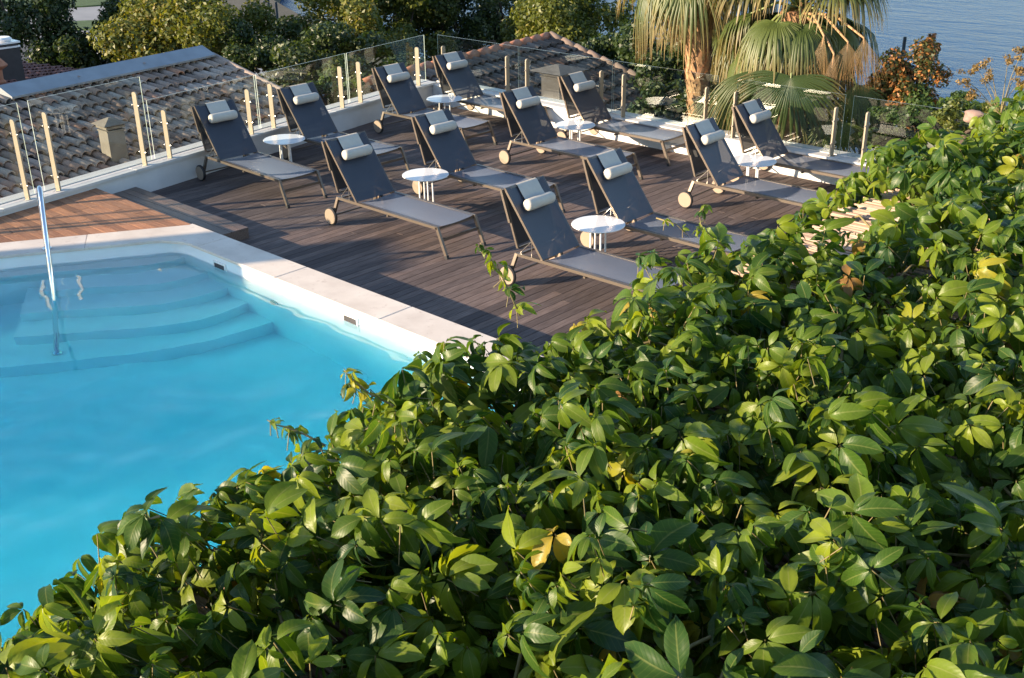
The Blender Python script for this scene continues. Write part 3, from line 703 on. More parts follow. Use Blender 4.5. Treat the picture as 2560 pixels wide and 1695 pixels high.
# ================================================================== LOUNGERS
LW = .70
def make_lounger():
    r = empty('sun_lounger')
    Lr, hs = 1.976, .389; zc = hs-.018
    T = np.array([-.161, 0, 1.124]); J = np.array([.398, 0, .385]); sl = (T-J)/np.linalg.norm(T-J); nb = np.array([sl[2], 0, -sl[0]])   # front normal (+x,+z)
    for y_ in (.018, LW-.018):
        MB().bar((0, y_, zc), (Lr, y_, zc), .034, .036).build('side_rail', M['frame'], r)
        leg = MB(); leg.bar((Lr-.012, y_, zc+.012), (Lr+.145, y_, .025), .034, .042, up=(1,0,.3)); lo = leg.build('leg', M['frame'], r)
        ft = MB(); ft.bar((Lr+.139, y_, .040), (Lr+.152, y_, .0), .040, .048, up=(1,0,.3)); ft.build('foot', M['rubber'], lo)
        sgn = -1 if y_ < .3 else 1
        leg = MB(); leg.bar((.012, y_, zc+.010), (-.055, y_+sgn*.045, .135), .034, .042, up=(1,0,.2)); leg.build('wheel_leg', M['frame'], r)
        yw = y_+sgn*.105; wh = MB(); wh.disc((-.045, yw, .126), .124, (0,1,0), .042, 28, bev=.010); who = wh.build('wheel', M['rubber'], r)
        fc = MB(); fc.disc((-.045, yw+sgn*.0215, .126), .106, (0,1,0), .005, 28); fc.disc((-.045, yw-sgn*.0215, .126), .106, (0,1,0), .005, 28); fc.build('wheel_disc', M['wheel'], who)
    ax = MB(); ax.tube([(-.045, -.05, .126), (-.045, LW+.05, .126)], .011, 8); ax.build('axle', M['frame'], r)
    for x_, z_ in ((.02, zc-.006), (Lr-.02, zc-.02), (1.0, zc-.050)): MB().bar((x_, .03, z_), (x_, LW-.03, z_), .03, .022).build('cross_bar', M['frame'], r)
    MB().bar((Lr+.055, .03, .225), (Lr+.055, LW-.03, .225), .026, .036).build('foot_bar', M['frame'], r)
    # seat sling, slightly sagging
    P = [[(x_, y_, hs-.004 - .018*math.sin(math.pi*(y_-.03)/(LW-.06)) - .006*math.sin(math.pi*(x_-.42)/(Lr-.42))) for y_ in np.linspace(.030, LW-.030, 9)] for x_ in np.linspace(.43, Lr-.012, 12)]
    MB().grid(P).build('seat_sling', M['sling'], r, True)
    e = MB()
    for y_ in (.045, LW-.045): e.bar((.43, y_, hs+.0005), (Lr-.02, y_, hs+.0005), .006, .004)
    e.build('seam', M['shade'], r)
    # backrest
    for y_ in (.024, LW-.024):
        MB().bar(J + [0,y_,0], T + [0,y_,0], .026, .030, up=nb).build('back_tube', M['frame'], r)
    MB().bar(T + [0,.012,-.004], T + [0,LW-.012,-.004], .030, .026, up=nb).build('top_bar', M['frame'], r)
    P = [[tuple(J + sl*s_ + nb*(.016 - .016*math.sin(math.pi*(y_-.02)/(LW-.04))) + [0,y_,0]) for y_ in np.linspace(.020, LW-.020, 9)] for s_ in np.linspace(.0, .925, 10)]
    MB().grid(P).build('back_sling', M['sling'], r, True)
    # supports
    for y_ in (.05, LW-.05):
        st = MB(); m0 = J + sl*.26; st.tube([m0+[0,y_,0], (.02, y_, .37)], .007, 6); st.tube([m0+[-.03,y_,.03], (.21, y_, .375)], .006, 6); st.build('support_strut', M['steel'], r)
    # folded sunshade hanging behind the head end
    Hs = T + np.array([-.028, 0, -.01]); He = np.array([.035, 0, .455]); hd = (He-Hs)/np.linalg.norm(He-Hs)
    sh = empty('sunshade'); sh.parent = r
    for y_ in (.006, LW-.006): MB().bar(Hs+[0,y_,0], He+[0,y_,0], .024, .026, up=(1,0,.2)).build('shade_bar', M['frame'], sh)
    MB().bar(He+[0,.018,0], He+[0,LW-.018,0], .022, .024, up=(1,0,.2)).build('shade_bar', M['frame'], sh)
    P = [[tuple(Hs + hd*s_ + [0,y_,0]) for y_ in np.linspace(.018, LW-.018, 5)] for s_ in np.linspace(.02, .66, 5)]
    MB().grid(P).build('shade_sling', M['shade'], sh, True)
    for y_ in (-.016, LW+.016): MB().bar(Hs+[-.012,y_,.012], Hs+[-.012,y_,.012]+hd*.40, .012, .03, up=(1,0,.2)).build('pivot_arm', M['frame'], sh)
    # head bolster and its strap
    cb_ = J + sl*.645 + nb*.082; rad = .071
    prof = [(0,.0),(.004,.6),(.012,.84),(.028,.97),(.05,1.0)]; yl0, yl1 = .115, LW-.115
    ring = [(yl0+a, b) for a, b in prof] + [(yl0+(yl1-yl0)*t_, 1.0+.012*math.sin(t_*9)) for t_ in (.25,.5,.75)] + [(yl1-a, b) for a, b in prof[::-1]]
    P = [[tuple(cb_ + [0,yy,0] + rad*rr*(math.cos(a)*sl + math.sin(a)*nb)) for a in np.linspace(0, 2*math.pi, 21)] for yy, rr in ring]
    pil = MB().grid(P).build('bolster', M['pillow'], r, True)
    s0 = .665; path = [J+sl*s0+nb*.075, J+sl*(s0+.06)+nb*.030, J+sl*.80+nb*.022, J+sl*.92+nb*.022, T+sl*.020+nb*.004, T-nb*.05+sl*.004, T-nb*.062-sl*.06+[0,0,-.06], T-nb*.062+[0,0,-.30]]
    P = [[tuple(p+[0,y_,0]) for y_ in np.linspace(.205, LW-.145, 5)] for p in path]
    MB().grid(P).build('strap', M['pillow'], pil, True)
    return r
def copy_tree(o, parent=None):
    c = o.copy(); C.objects.link(c); c.parent = parent
    for ch in o.children: copy_tree(ch, c)
    return c
LS = [('L1',-14.878,8.939,-1.8),('L2',-14.915,10.568,.7),('L3',-15.070,12.727,.2),('L4',-15.102,14.222,-.6),
      ('M1',-11.626,8.909,-.1),('M2',-11.750,10.642,-.5),('M3',-11.914,12.683,-.8),('M4',-12.028,14.230,-.4),
      ('R1',-8.274,8.867,1.1),('R2',-8.378,10.475,.1),('R3',-8.404,12.672,1.1),('R4',-8.567,14.184,.9)]
LAB = {'L1':'grey sun lounger beside the timber step, left end of the front row',
 'L2':'grey sun lounger behind the front left one, by the left parapet wall','L3':'grey sun lounger in the left column, third row from the pool',
 'L4':'grey sun lounger in the far left corner under the glass balustrades','M1':'grey sun lounger in the middle of the front row, nearest the pool coping',
 'M2':'grey sun lounger in the middle column, second row from the pool','M3':'grey sun lounger in the middle column, third row from the pool',
 'M4':'grey sun lounger in the middle column along the far white wall','R1':'grey sun lounger at the right of the front row, foot hidden by vine leaves',
 'R2':'grey sun lounger in the right column, second row, foot hidden by the vine','R3':'grey sun lounger in the right column, third row, beside the bamboo matting',
 'R4':'grey sun lounger at the right along the far wall, below the palms'}
proto = make_lounger()
for i, (k, x_, y_, a) in enumerate(LS):
    o = proto if i == 0 else copy_tree(proto)
    o.location = (x_, y_, 0); o.rotation_euler = (0, 0, R(a)); tag(o, LAB[k], 'sun lounger', 'sun loungers on the lower deck')

def make_table():
    r = empty('side_table'); h = .456
    mb = MB(); mb.disc((0,0,h-.007), .333, (0,0,1), .014, 48, bev=.004); mb.build('table_top', M['tablewhite'], r)
    mb = MB(); mb.disc((0,0,h-.02), .14, (0,0,1), .008, 24); mb.build('mount_plate', M['tablewhite'], r)
    for a in (20, 110, 200, 290):
        c_, s_ = math.cos(R(a)), math.sin(R(a))
        lg = MB().tube([(c_*.095, s_*.095, h-.016), (c_*.10, s_*.10, .012)], .0125, 10).build('leg', M['tablewhite'], r, 40)
        MB().disc((c_*.10, s_*.10, .006), .016, (0,0,1), .012, 10).build('foot', M['rubber'], lg)
    return r
TP = [(-14.571,10.215,'round white side table between the two left loungers nearest the step'),(-11.341,10.297,'round white side table between the middle loungers of the first two rows'),
      (-14.775,13.971,'round white side table near the far left corner of the deck'),(-8.091,10.178,'largest looking round white side table, right of the front row'),
      (-11.62,13.95,'round white side table between the middle loungers near the far wall'),(-8.20,13.93,'round white side table below the palms, right of the far row')]
pt = make_table()
for i, (x_, y_, lb) in enumerate(TP):
    o = pt if i == 0 else copy_tree(pt); o.location = (x_, y_, 0); o.rotation_euler = (0,0,R(13*i)); tag(o, lb, 'side table', 'white side tables on the lower deck')

# ================================================================== TREES
def leaf_cloud(centers, n, size, rg, flat=.9):
    """centers: [(c, radii)] -> V, F, tone : small folded leaf faces spread through the clumps"""
    wts = np.array([r[0]*r[1]+r[1]*r[2] for _, r in centers]); idx = rg.choice(len(centers), n, p=wts/wts.sum())
    cen = np.array([c for c, _ in centers])[idx]; rad = np.array([r for _, r in centers])[idx]
    d = rg.normal(size=(n, 3)); d /= np.linalg.norm(d, axis=1)[:, None]; rr = rg.random(n)**.38
    pos = cen + d*rad*rr[:, None]
    nrm = d*.7 + rg.normal(size=(n, 3))*.6 + [0, 0, .35]; nrm /= np.linalg.norm(nrm, axis=1)[:, None]
    t = rg.normal(size=(n, 3)); t -= nrm*np.sum(t*nrm, 1)[:, None]; t /= np.linalg.norm(t, axis=1)[:, None]; b = np.cross(nrm, t)
    s = size*rg.uniform(.6, 1.35, n)[:, None]
    V = np.stack([pos - t*s*.6, pos + b*s*.34 + nrm*s*.10, pos + t*s*.6, pos - b*s*.34 + nrm*s*.10], 1).reshape(-1, 3)
    F = np.arange(4*n).reshape(n, 4)
    ct = rg.random(len(centers))*.35; tone = np.clip(ct[idx] + rg.random(n)*.6, 0, .98)
    return V, F, np.repeat(tone, 4)
def tree(name, label, u, v, D, rx, rz, mat, n, size, seed, clumps=16, cat='tree', group='trees beyond the terrace', gap=.27, ground=-7.0, limbs=6):
    clumps = int(clumps*1.6)
    rg = np.random.default_rng(seed); c = at(u, v, D); base = np.array([c[0]+rg.normal()*.3, c[1]+rg.normal()*.3, ground])
    root = empty(name, tuple(base)); tag(root, label, cat, group)
    cl = []
    for k in range(clumps):
        d = rg.normal(size=3); d /= np.linalg.norm(d); d[2] = d[2]*.9 + .05; r_ = rg.uniform(.35, 1.06)
        cl.append((c + d*np.array([rx, rx, rz])*r_ - base, np.array([rx, rx, rz*.85])*rg.uniform(gap*.7, gap*1.3)))
    V, F, tone = leaf_cloud(cl, int(n*1.7), size*.76, rg)
    link(bpy.data.objects.new('crown', np_mesh('crown', V, F, mat, tone, smooth=False)), root)
    mb = MB(); cc = c-base; r0 = max(.06, rx*.055); fork = cc*np.array([.8,.8,1]) - [0,0,rz*.75]
    mb.tube([(0,0,-.1), fork*.5+rg.normal(size=3)*.1, fork], [r0*1.5, r0*1.15, r0], 8)
    for k in range(limbs):
        tgt = cl[k % clumps][0]; mid = (fork+tgt)/2 + rg.normal(size=3)*rx*.08
        mb.tube([fork, mid, tgt], [r0*.75, r0*.4, r0*.1], 5, caps=False)
    mb.build('trunk', M['bark'], root, True)
    return root
T_ = tree
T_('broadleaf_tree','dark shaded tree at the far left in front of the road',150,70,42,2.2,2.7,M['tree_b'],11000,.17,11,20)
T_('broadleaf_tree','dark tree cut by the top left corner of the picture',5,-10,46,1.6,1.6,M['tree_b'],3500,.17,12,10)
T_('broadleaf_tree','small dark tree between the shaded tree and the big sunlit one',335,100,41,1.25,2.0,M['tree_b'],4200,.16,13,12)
T_('broadleaf_tree','large dense tree with sunlit yellow green top behind the left roof',500,65,38,2.85,2.7,M['tree_a'],17000,.16,14,26)
T_('broadleaf_tree','tall sparse tree above the big one, reaching out of the picture',300,-40,48,3.2,1.5,M['tree_b'],5000,.18,15,14)
T_('broadleaf_tree','rounded olive coloured tree lit from the left, right of the street lamps',860,75,38,1.95,2.5,M['tree_a'],12000,.16,16,20)
T_('broadleaf_tree','dense brown green tree behind the left balustrade corner',1000,25,41,2.1,2.4,M['tree_a'],11000,.16,17,20)
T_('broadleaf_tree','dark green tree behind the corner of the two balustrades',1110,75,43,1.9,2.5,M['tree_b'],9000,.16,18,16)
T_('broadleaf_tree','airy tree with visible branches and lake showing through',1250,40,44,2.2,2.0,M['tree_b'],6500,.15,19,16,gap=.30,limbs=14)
T_('broadleaf_tree','sunlit olive tree just left of the palms',1480,50,36,2.5,2.3,M['tree_a'],15000,.15,20,24)
T_('broadleaf_tree','green tree filling the gap above the dark tiled roof',1360,20,40,1.7,1.7,M['tree_a'],7000,.15,34,14)
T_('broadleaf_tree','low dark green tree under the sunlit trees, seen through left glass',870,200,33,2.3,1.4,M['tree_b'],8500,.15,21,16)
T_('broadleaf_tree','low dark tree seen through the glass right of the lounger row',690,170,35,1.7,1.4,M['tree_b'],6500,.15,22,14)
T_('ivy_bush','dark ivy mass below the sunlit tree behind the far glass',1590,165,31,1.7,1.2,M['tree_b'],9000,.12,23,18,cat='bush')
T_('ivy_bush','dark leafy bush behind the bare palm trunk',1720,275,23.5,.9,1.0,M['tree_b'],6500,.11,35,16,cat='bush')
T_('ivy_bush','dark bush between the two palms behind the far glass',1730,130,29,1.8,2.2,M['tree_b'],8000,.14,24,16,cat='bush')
T_('ivy_bush','dark green growth at the foot of the right palm',1930,330,21.5,1.7,1.0,M['tree_b'],8000,.11,36,16,cat='bush')
T_('green_shrub','bright green shrub in the sun behind the left balustrade',810,222,25,.55,.45,M['tree_c'],2600,.09,25,10,cat='shrub')
T_('green_shrub','small yellow green shrub beside the red ridge end',870,228,24,.40,.35,M['tree_c'],1500,.09,26,8,cat='shrub')
T_('rust_bush','orange rust coloured bush right of the palms against the lake',2270,235,19,.72,.95,M['tree_r'],5200,.075,27,18,cat='bush')
T_('rust_bush','thin rusty shoot rising above the orange bush',2318,150,19.3,.22,.42,M['tree_r'],700,.07,28,7,cat='bush')
T_('green_shrub','low green shrub below the orange bush on the rocks',2350,285,18,.85,.38,M['tree_c'],3200,.075,29,12,cat='shrub')
T_('green_shrub','dark green shrub at the right of the palm trunks',2150,290,20,.9,.7,M['tree_b'],3800,.08,30,12,cat='shrub')

# street lamps
for u, v0, v1, D, lb in ((690,5,160,44,'tall dark street lamp between the trees'),(668,-30,60,52,'thin dark street lamp post against the lake')):
    a = at(u, v0, D); t = empty('street_lamp', (a[0], a[1], -7)); tag(t, lb, 'lamp')
    MB().tube([(0,0,0),(0,0,a[2]+7)], [.07,.045], 8).build('pole', M['darkpaint'], t, True)
    MB().tube([(0,0,a[2]+6.2),(-.25,.1,a[2]+6.45),(-.5,.2,a[2]+6.4)], .03, 6).build('arm', M['darkpaint'], t, True)
    MB().disc((-.5,.2,a[2]+6.36), .12, (0,0,1), .07, 12, bev=.02).build('lamp_head', M['darkpaint'], t)
a = at(2263, 92, 24); t = empty('dark_mast', (a[0], a[1], -7)); tag(t, 'thin dark mast beside the right palm against the lake', 'mast')
MB().tube([(0,0,0),(0,0,a[2]+7)], [.06,.035], 8).build('pole', M['darkpaint'], t, True)
MB().tube([(0,0,a[2]+6.2),(-.35,-.3,a[2]+6.1),(-.6,-.5,a[2]+5.2)], .008, 5).build('cable', M['darkpaint'], t, True)

# rocks and garden wall at the right
def rock(u, v, D, r, label, mat, seed, sq=(1,1,.6)):
    rg = np.random.default_rng(seed); bm = bmesh.new(); bmesh.ops.create_icosphere(bm, subdivisions=3, radius=1)
    ph = rg.normal(size=(6,3))*2.2
    for vt in bm.verts:
        c_ = np.array(vt.co); k = 1 + sum(.10*math.sin(c_ @ p + i) for i, p in enumerate(ph)) + .05*math.sin(c_ @ ph[0]*4+1)*math.sin(c_ @ ph[1]*3.3); vt.co = Vector(c_*k*np.array(sq)*r)
    me = bpy.data.meshes.new('rock'); bm.to_mesh(me); bm.free(); me.materials.append(mat); me.shade_smooth()
    o = link(bpy.data.objects.new('boulder', me)); o.location = tuple(at(u, v, D)); tag(o, label, 'rock', 'rocks by the far balustrade')
rock(2438,293,13.4,.10,'small rounded pink boulder at the upper right beside the vine',M['pinkrock'],8,(1.25,1,.7))
rock(2395,362,17.2,.34,'grey boulder under the green shrub at the right',M['rock'],2,(1.3,1,.4))
T_('green_shrub','dense low shrub on the rocks right of the far balustrade',2300,330,18.2,.75,.40,M['tree_b'],4200,.075,41,14,cat='shrub')
T_('green_shrub','olive shrub against the vine at the far right',2420,300,15.5,.45,.28,M['tree_a'],1800,.06,42,10,cat='shrub')
bank = MB().prism([(-9.5,15.6),(9,15.6),(9,26),(-2,27),(-9.5,22)], -8, -.9, bevel=.3).build('bank', M['soil']); tag(bank, kind='structure')

# dry flower stems against the lake
wp = at(2505, 262, 12); wroot = empty('wild_flower', tuple(wp)); tag(wroot, 'thin wild plant with dry yellow flower heads against the lake', 'plant')
rg = np.random.default_rng(5); heads = []; mb = MB()
for u, v in ((2405,195),(2445,172),(2475,160),(2520,150),(2548,170),(2560,120),(2470,205),(2550,205),(2420,240)):
    p = at(u, v, 12+rg.normal()*.15) - wp; mb.tube([(0,0,-.1), p*.55+rg.normal(size=3)*.02, p], [.006,.004,.002], 4, caps=False)
    for q in range(4): heads.append((p + rg.normal(size=3)*.035, np.array([.045,.045,.028])))
mb.build('stem', M['vine_stem'], wroot, True)
V, F, tn = leaf_cloud(heads, 1500, .022, rg); link(bpy.data.objects.new('flower_heads', np_mesh('flower_heads', V, F, M['weed'], tn, smooth=False)), wroot)

# ================================================================== PALMS
def frond_arrays(axis, nrm, Rf, spread, droop, dry, rg, nseg=42, g=(0,0,-1)):
    axis = np.array(axis, float); axis /= np.linalg.norm(axis); nrm = np.array(nrm, float); nrm -= axis*(nrm@axis); nrm /= np.linalg.norm(nrm); side = np.cross(nrm, axis)
    g = np.array(g, float); V = []; F = []; al = []; dphi = spread/nseg; ts = [0.03,.28,.50,.68,.85,1.0]
    for i in range(nseg):
        ph = -spread/2 + dphi*(i+.5); d = math.cos(ph)*axis + math.sin(ph)*side; L = Rf*(.74+.26*math.cos(ph*.75))*rg.uniform(.93,1.06)
        dr = droop*rg.uniform(.75,1.3); sw = rg.normal()*.03; pd = np.cross(nrm, d)
        b0 = len(V)
        for t in ts:
            f = max(0, (t-.34)/.66); p = d*L*t + g*dr*L*f**1.7 - d*L*.35*dr*f**2.2 + pd*sw*L*f + nrm*.10*Rf*math.sin(math.pi*min(1,t*1.1))*math.cos(ph)
            wd = (L*dphi*.51*t if t < .55 else L*dphi*.51*.55*((1-t)/.45)**.8 + .0015)*(.42 if dry else 1)
            V += [p - pd*wd, p + nrm*wd*.75, p + pd*wd]; al += [min(1, (t*.86 if not dry else .9+t*.1))]*3
        for k in range(len(ts)-1):
            a = b0+3*k; F += [(a,a+1,a+4,a+3), (a+1,a+2,a+5,a+4)]
    return np.array(V), np.array(F), np.array(al)
def add_frond(root, c0, hub, axis, nrm, Rf, spread, droop, dry, rg, sag=.15):
    L0 = np.array(root.location); V, F, al = frond_arrays(axis, nrm, Rf, spread, droop, dry, rg)
    me = np_mesh('frond', V + hub - L0, F, M['palm'], np.full(len(V), rg.random()), along=al)
    o = link(bpy.data.objects.new('dead_frond' if dry else 'frond', me), root)
    mid = (np.array(c0)+hub)/2 + [0,0,sag]; mb = MB()
    mb.tube([np.array(c0)-L0, mid-L0, hub-L0, hub-L0+np.array(axis)/np.linalg.norm(axis)*Rf*.2], [.030,.022,.016,.006], 6)
    mb.build('petiole', M['palmhusk'] if dry else M['palmleafstalk'], o, True)
M['palmleafstalk'] = plain('frond_stalk', (.16,.20,.06), .5, var=.2)
def palm(label, ctop, base_xy, r_trunk, fronds, seed, husk=(3.4, 460)):
    rg = np.random.default_rng(seed); root = empty('fan_palm', (base_xy[0], base_xy[1], -7)); tag(root, label, 'palm tree', 'palms beyond the far balustrade')
    L0 = np.array(root.location); tp_ = np.array(ctop); mb = MB(); npt = 14; pts = []; rad = []
    for k in range(npt):
        t = k/(npt-1); p = L0*(1-t) + tp_*t + np.array([.12*math.sin(3*t), .08*math.cos(4*t)-.08, 0]); pts.append(p-L0); rad.append(r_trunk*(.80+.10*math.sin(t*17)*.4+ (.38 if t > .70 else 0)*min(1,(t-.70)/.1)))
    mb.tube(pts, rad, 16); mb.build('trunk', M['palmtrunk'], root, True)
    hb = MB()
    for k in range(husk[1]):                       # old leaf bases clasping the trunk
        t = 1 - rg.random()*husk[0]/(tp_[2]+7); a = rg.random()*2*math.pi; i0 = min(npt-2, int(t*(npt-1))); fr_ = t*(npt-1)-i0
        p = pts[i0]*(1-fr_)+pts[i0+1]*fr_; rr = rad[i0]*(1-fr_)+rad[i0+1]*fr_; o_ = np.array([math.cos(a), math.sin(a), 0]); s_ = np.array([-math.sin(a), math.cos(a), 0]); h_ = rg.uniform(.10,.22); w_ = rg.uniform(.04,.08); out = rg.uniform(.02,.07)
        b = p + o_*rr*.96; hb.add([b-s_*w_, b+s_*w_, b+o_*out+[0,0,h_]+s_*w_*.3, b+o_*out+[0,0,h_]-s_*w_*.3, b+o_*(out-.02)+[0,0,h_*.8]], [(0,1,2,3),(1,0,4)])
    hb.build('leaf_bases', M['palmhusk'], root, False)
    for az, el, pet, Rf, spread, droop, dry in fronds:
        d = np.array([math.cos(az)*math.cos(el), math.sin(az)*math.cos(el), math.sin(el)]); hub = tp_ + d*pet - np.array([0,0,1])*max(0, .10*pet)
        ax_el = el - (.55 if not dry else .25); ax = np.array([math.cos(az)*math.cos(ax_el), math.sin(az)*math.cos(ax_el), math.sin(ax_el)])
        nr = np.array([-math.cos(az)*math.sin(ax_el), -math.sin(az)*math.sin(ax_el), math.cos(ax_el)])
        add_frond(root, tp_ - d*.1, hub, ax, nr, Rf, spread, droop, dry, rg)
    return root
rg = np.random.default_rng(77); FA = []
for k in range(17): FA.append((k*2.4+rg.normal()*.1, R(-2-rg.random()*34), .75+rg.random()*.25, .9+rg.random()*.2, R(205), .50+rg.random()*.3, False))
for k in range(9): FA.append((k*2.4+.9, R(20+rg.random()*45), .9, 1.1, R(210), .6, False))
for k in range(22): FA.append((k*2.4+rg.normal()*.2, R(-62-rg.random()*20), .40+rg.random()*.3, .80+rg.random()*.25, R(95), .35, True))
ca = at(1757, -150, 20.6); ba = at(1748, 290, 20.6)
palm('left fan palm with shaggy dead skirt and bare sunlit trunk', ca, (ba[0]+.15, ba[1]+.1), .20, FA, 31)
rg = np.random.default_rng(78); FB = []
for k in range(20): FB.append((k*2.4+rg.normal()*.1, R(12-rg.random()*46), .60+rg.random()*.35, .78+rg.random()*.2, R(215), .6+rg.random()*.4, False))
for k in range(8): FB.append((k*2.4+.4, R(25+rg.random()*40), .8, 1.0, R(220), .55, False))
for k in range(12): FB.append((k*2.4+rg.normal()*.3, R(-58-rg.random()*25), .5+rg.random()*.3, .8, R(90), .35, True))
cbp = at(1995, 25, 19.2)
pb = palm('right fan palm with green hanging fans, in front of the lake', cbp, (cbp[0]+.1, cbp[1]+.2), .20, FB, 32)
rg = np.random.default_rng(3)
tocam = np.array([CAM[0]-cbp[0], CAM[1]-cbp[1], 1.2]); tocam /= np.linalg.norm(tocam)
def hang(u, v, D, Rf, spread, lean, dry=False, droop=.25):
    hub = at(u, v, D); axv = np.array([lean*CR[0], lean*CR[1], -1.0]); add_frond(pb, cbp + (hub-cbp)*.12, hub, axv, tocam*(1 if not dry else .7)+[0,0,.1], Rf, R(spread), droop, dry, rg)
hang(1978, 190, 18.0, 1.12, 200, -.05)                        # the big fan facing the camera
hang(1880, 175, 18.2, .95, 120, -.25, droop=.4); hang(1830, 215, 18.6, .95, 110, -.35, droop=.4)
hang(2080, 300, 18.3, .75, 150, .15); hang(2140, 210, 18.6, .9, 130, .3, droop=.4)
hang(2120, 105, 18.2, .75, 80, .02, True); hang(2085, 135, 18.1, 1.05, 34, -.05, True); hang(2160, 95, 18.2, .7, 70, .12, True); hang(2060, 90, 18.1, .8, 40, -.1, True)
cc = at(1922, 60, 22.5); FC = [(k*2.4, R(5-35*rg.random()), .8, 1.0, R(200), .8, False) for k in range(12)] + [(k*2.4+1, R(-65), .5, .8, R(90), .3, True) for k in range(9)]
palm('rear fan palm whose short trunk shows between the other two', cc, (cc[0]+.1, cc[1]+.3), .19, FC, 33)

# ================================================================== PERGOLA AND VINE
PX0, PZ = -2.42, 3.16
pg = empty('bamboo_pergola', (-2.3, 4.4, UZ)); tag(pg, 'bamboo cane pergola roof under the creeper, canes bare at the right', 'pergola'); L0 = np.array(pg.location)
rg = np.random.default_rng(21); rest = MB(); y_ = -.6
while y_ < 9.2:
    r_ = rg.uniform(.0042, .0074); xa = -2.27 + rg.uniform(-.05, .05); bend = rg.normal(0, .006, 5); zz = PZ + rg.normal(0, .004)
    pts = [np.array([xa + (1.35-xa)*t, y_ + bend[i], zz + bend[i]*.4]) for i, t in enumerate((0,.25,.5,.75,1))]
    if 3.7 < y_ < 5.3:
        mb = MB(); mb.tube([p - pts[0] for p in pts], r_, 6); o = mb.build('cane', M['cane'], pg, True); o.location = pts[0]-L0
    else: rest.tube([p-L0-[0,0,.11] for p in pts], r_, 5)
    y_ += r_*2 + rg.uniform(-.001, .0022)
for yy in np.arange(-.6, 9.2, .0125):
    if not 3.7 < yy < 5.3: rest.tube([np.array([-2.2, yy, PZ-.123+rg.normal()*.002])-L0, np.array([1.3, yy+rg.normal()*.01, PZ-.123])-L0], .0068, 4)
o = rest.build('canes', M['cane'], pg, True); o['kind'] = 'stuff'
for x_ in (-2.25, -.9, .45): MB().box(x_-.04-L0[0], x_+.04-L0[0], -.5-L0[1], 9.1-L0[1], PZ-.29-L0[2], PZ-.134-L0[2]).build('beam', M['beam'], pg)
for x_ in (-2.25, .45):
    for yy in (-.3, 4.3, 6.95): MB().box(x_-.05-L0[0], x_+.05-L0[0], yy-.05-L0[1], yy+.05-L0[1], 0 if yy < 7.1 else -UZ, PZ-.291-L0[2]).build('post', M['beam'], pg)

def leaflet(Ln, Wd, droop, fold, puff, curl, nu=6, na=5, twist=0.0):
    ts = np.linspace(0, 1, nu+1); prof = np.interp(ts, [0,.08,.22,.42,.62,.80,.92,1], [.03,.26,.66,.96,1.0,.74,.40,.0])
    us = np.linspace(-1, 1, na); V = []
    for t, w_ in zip(ts, prof):
        for u in us:
            y_ = u*w_*Wd*.5; z_ = -droop*Ln*t**2*(1+.25*math.sin(3*t)) + abs(u)*w_*Wd*.5*fold + puff*Wd*w_*math.sin(math.pi*abs(u)) + curl*Wd*u*t + .035*Wd*math.sin(9*t+4*u+curl*40)*abs(u); x_ = Ln*(t - .22*droop*t**3)
            c_, s_ = math.cos(twist*t), math.sin(twist*t); V.append((x_, y_*c_ - (z_*0)*s_, z_ + y_*s_))
    F = [(i*na+j, i*na+j+1, (i+1)*na+j+1, (i+1)*na+j) for i in range(nu) for j in range(na-1)]
    return np.array(V), np.array(F), np.repeat(ts, na), np.tile(us, nu+1)
def leaf_variant(rg, nu=6, na=5, small=False):
    Vs = []; Fs = []; o = 0; At = []; Ac = []; base = rg.uniform(.88, 1.12)
    nl = 5 if rg.random() > .22 else 4
    angs = np.array([0, 52, -52, 104, -104])[:nl] + rg.normal(0, 9, nl); sc = np.array([1, .90, .90, .66, .66])[:nl]*rg.uniform(.9, 1.1, nl)
    for a, s_ in zip(angs, sc):
        Ln = .102*base*s_; V, F, lt_, lu_ = leaflet(Ln, Ln*rg.uniform(.44, .56), rg.uniform(.3, 1.25), rg.uniform(.05, .50), rg.uniform(-.03, .07), rg.normal(0, .22), nu, na, rg.normal(0, .45))
        el = rg.uniform(-.75, .45); c_, s2 = math.cos(el), math.sin(el); V = np.stack([V[:,0]*c_ - V[:,2]*s2 + .008, V[:,1], V[:,0]*s2 + V[:,2]*c_], 1)
        a = R(a); V = np.stack([V[:,0]*math.cos(a)-V[:,1]*math.sin(a), V[:,0]*math.sin(a)+V[:,1]*math.cos(a), V[:,2]], 1)
        Vs.append(V); Fs.append(F+o); o += len(V); At.append(lt_); Ac.append(lu_)
    return np.concatenate(Vs), np.concatenate(Fs), np.concatenate(At), np.concatenate(Ac)
rg = np.random.default_rng(5); NV = 28
VAR = [leaf_variant(rg) for _ in range(NV)]
VAR_LO = [leaf_variant(rg, 4, 3) for _ in range(8)]
def nz(x_, y_): return (math.sin(x_*2.3+1.1)*math.cos(y_*1.9+.4) + .6*math.sin(x_*4.1+y_*3.3) + .45*math.sin(y_*5.7-x_*2.2+2) + .3*math.cos(x_*9+y_*7))/2.0
def xedge(y_): return -2.44 + .085*max(0, min(1, (4.0-y_)/1.2)) + .10*math.sin(y_*2.1+.5) + .06*math.sin(y_*5.3) + .03*math.sin(y_*11)
def ztop(x_, y_):
    d = x_ - xedge(y_); e = max(0, 1-max(d, 0)/.38); return 3.33 + .085*nz(x_, y_) + .055*math.sin(x_*8.3+1.7*math.sin(y_*3.1))*math.sin(y_*9.1+1.3*math.sin(x_*4.0)) - .20*e*e + .06*max(0, min(1, (y_-5.5)/2.5))
def inframe(p, m=150):
    q = p-CAM; d = q@_d
    if d < .3: return False
    u = (q@CR)/d*FPX; v = (q@CU)/d*FPX; return abs(u) < 1280+m and abs(v) < 848+m
